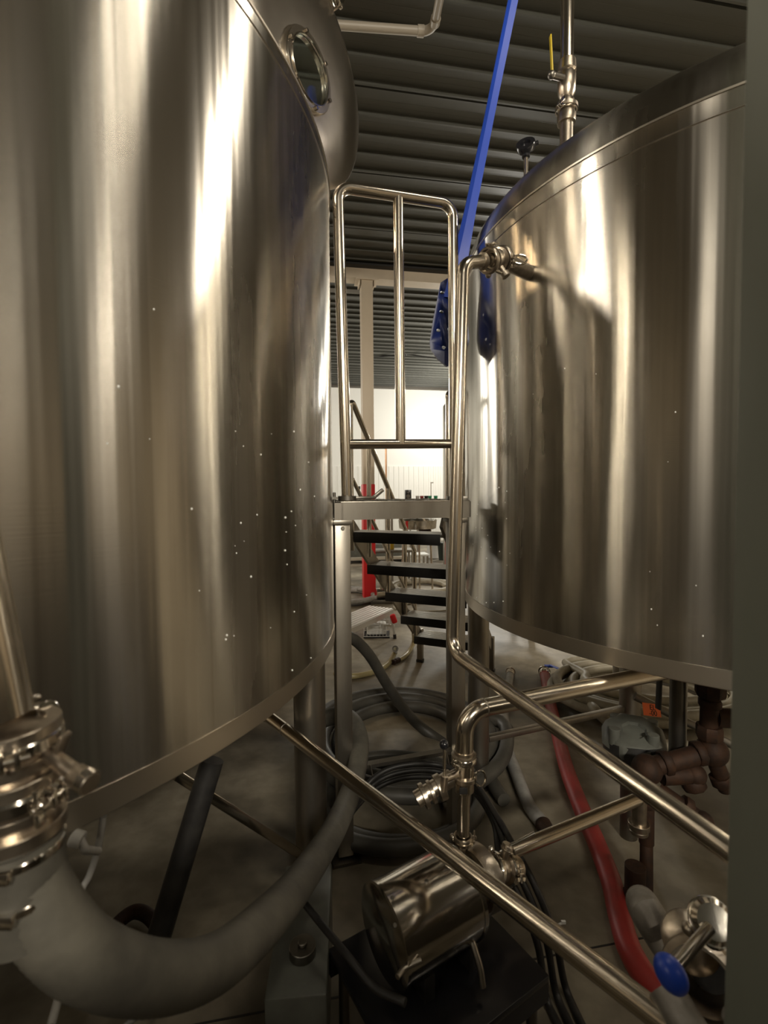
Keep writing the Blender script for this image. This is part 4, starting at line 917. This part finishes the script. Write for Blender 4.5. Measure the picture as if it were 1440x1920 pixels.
# white wire basket with a red bag below bench
q = F(706, 1200, 0); yb = q.y+.15
t = thing('wire_basket', 'white wire basket on the floor behind the step bench', 'basket', V(q.x, yb, 0))
bm = NB()
for k in range(9):
    for s in (-1, 1): bar(bm, V(q.x-.13+k*.0325, yb+s*.1, .02), V(q.x-.13+k*.0325, yb+s*.1, .22), .003, .003)
for z in (.02, .08, .14, .2, .22):
    for s in (-1, 1): bar(bm, V(q.x-.13, yb+s*.1, z), V(q.x+.13, yb+s*.1, z), .004, .004); bar(bm, V(q.x+s*.13, yb-.1, z), V(q.x+s*.13, yb+.1, z), .004, .004)
obj('wires', bm, 'white', t); bm = NB(); box(bm, V(q.x, yb, .012), .26, .2, .02); obj('tray', bm, 'tread', t)
bm = NB(); box(bm, V(q.x, yb, .08), .2, .15, .11, bev=.02); tag(obj('cleaning_bag', bm, 'white', loc=V(q.x, yb, .03)), 'white bag inside the wire basket', 'bag')
bm = NB(); q2 = W(738, 1160, 4.6); box(bm, q2, .055, .05, .09, V(1, 0, .35), V(0, 1, 0), None, .015); tag(obj('red_bag', bm, 'redpaint', loc=q2), 'small red bag hanging behind the end of the step bench', 'bag')
# small pump behind the stairs beside the column
q = F(712, 1130, 0)
t = thing('floor_pump', 'small steel pump with a red handle beside the red column', 'pump', q)
bm = NB(); cyl(bm, q+V(-.05, 0, .12), q+V(.12, .05, .12), .07, 24); cyl(bm, q+V(.02, 0, .18), q+V(.02, 0, .38), .022, 16); ball(bm, q+V(.02, 0, .40), .035); obj('body', bm, 'shiny', t)
bm = NB(); bar(bm, q+V(.09, .02, .15), q+V(.09, .02, .46), .03, .02, bev=.004); obj('handle', bm, 'redpaint', t, 'red handle')
bm = NB(); box(bm, q+V(.03, .02, .025), .3, .2, .05, bev=.004); obj('base', bm, 'steeldk', t)
# tall stainless tank behind at right of gap
bm = NB(); pass
q = W(868, 800, 4.6)
tk = thing('storage_tank', 'slender stainless tank standing beyond the guard rail at right', 'tank', V(1.12, 5.0, 0))
bm = NB(); lathe(bm, V(1.15, 5.0, 0), V(0, 0, 1), [(.5, 0), (.45, .3), (.6, .53), (2.35, .53), (2.45, .45), (2.5, 0)], 96); obj('shell', bm, 'tank', tk)
for a_ in (45, 135, 225, 315):
    r_ = math.radians(a_); bm = NB(); c0 = V(1.15+.42*math.cos(r_), 5+.42*math.sin(r_), 0); cyl(bm, c0, c0+V(0, 0, .56), .03, 16); obj('leg', bm, 'frame', tk)
# thin mast & upright copper line in the far bay
bm = NB(); q = F(726, 1060, 0); tube(bm, [V(q.x, q.y+1.5, 0), V(q.x, q.y+1.5, W(726, 840, q.y+1.5).z)], .022, 12); tag(obj('thin_standpipe', bm, 'copper', loc=V(q.x, q.y+1.5, 0)), 'thin copper coloured upright pipe in the far bay', 'pipe')
bm = NB(); q = W(808, 905, 9.5); tube(bm, [V(q.x, 9.5, 0), V(q.x, 9.5, q.z+.0)], .010, 10); box(bm, V(q.x+.02, 9.5, q.z), .06, .02, .02); tag(obj('lamp_stand', bm, 'alu', loc=V(q.x, 9.5, 0)), 'slim pale stand before the far wall', 'stand')

for o in bpy.data.objects:
    if '_o' in o: del o['_o']
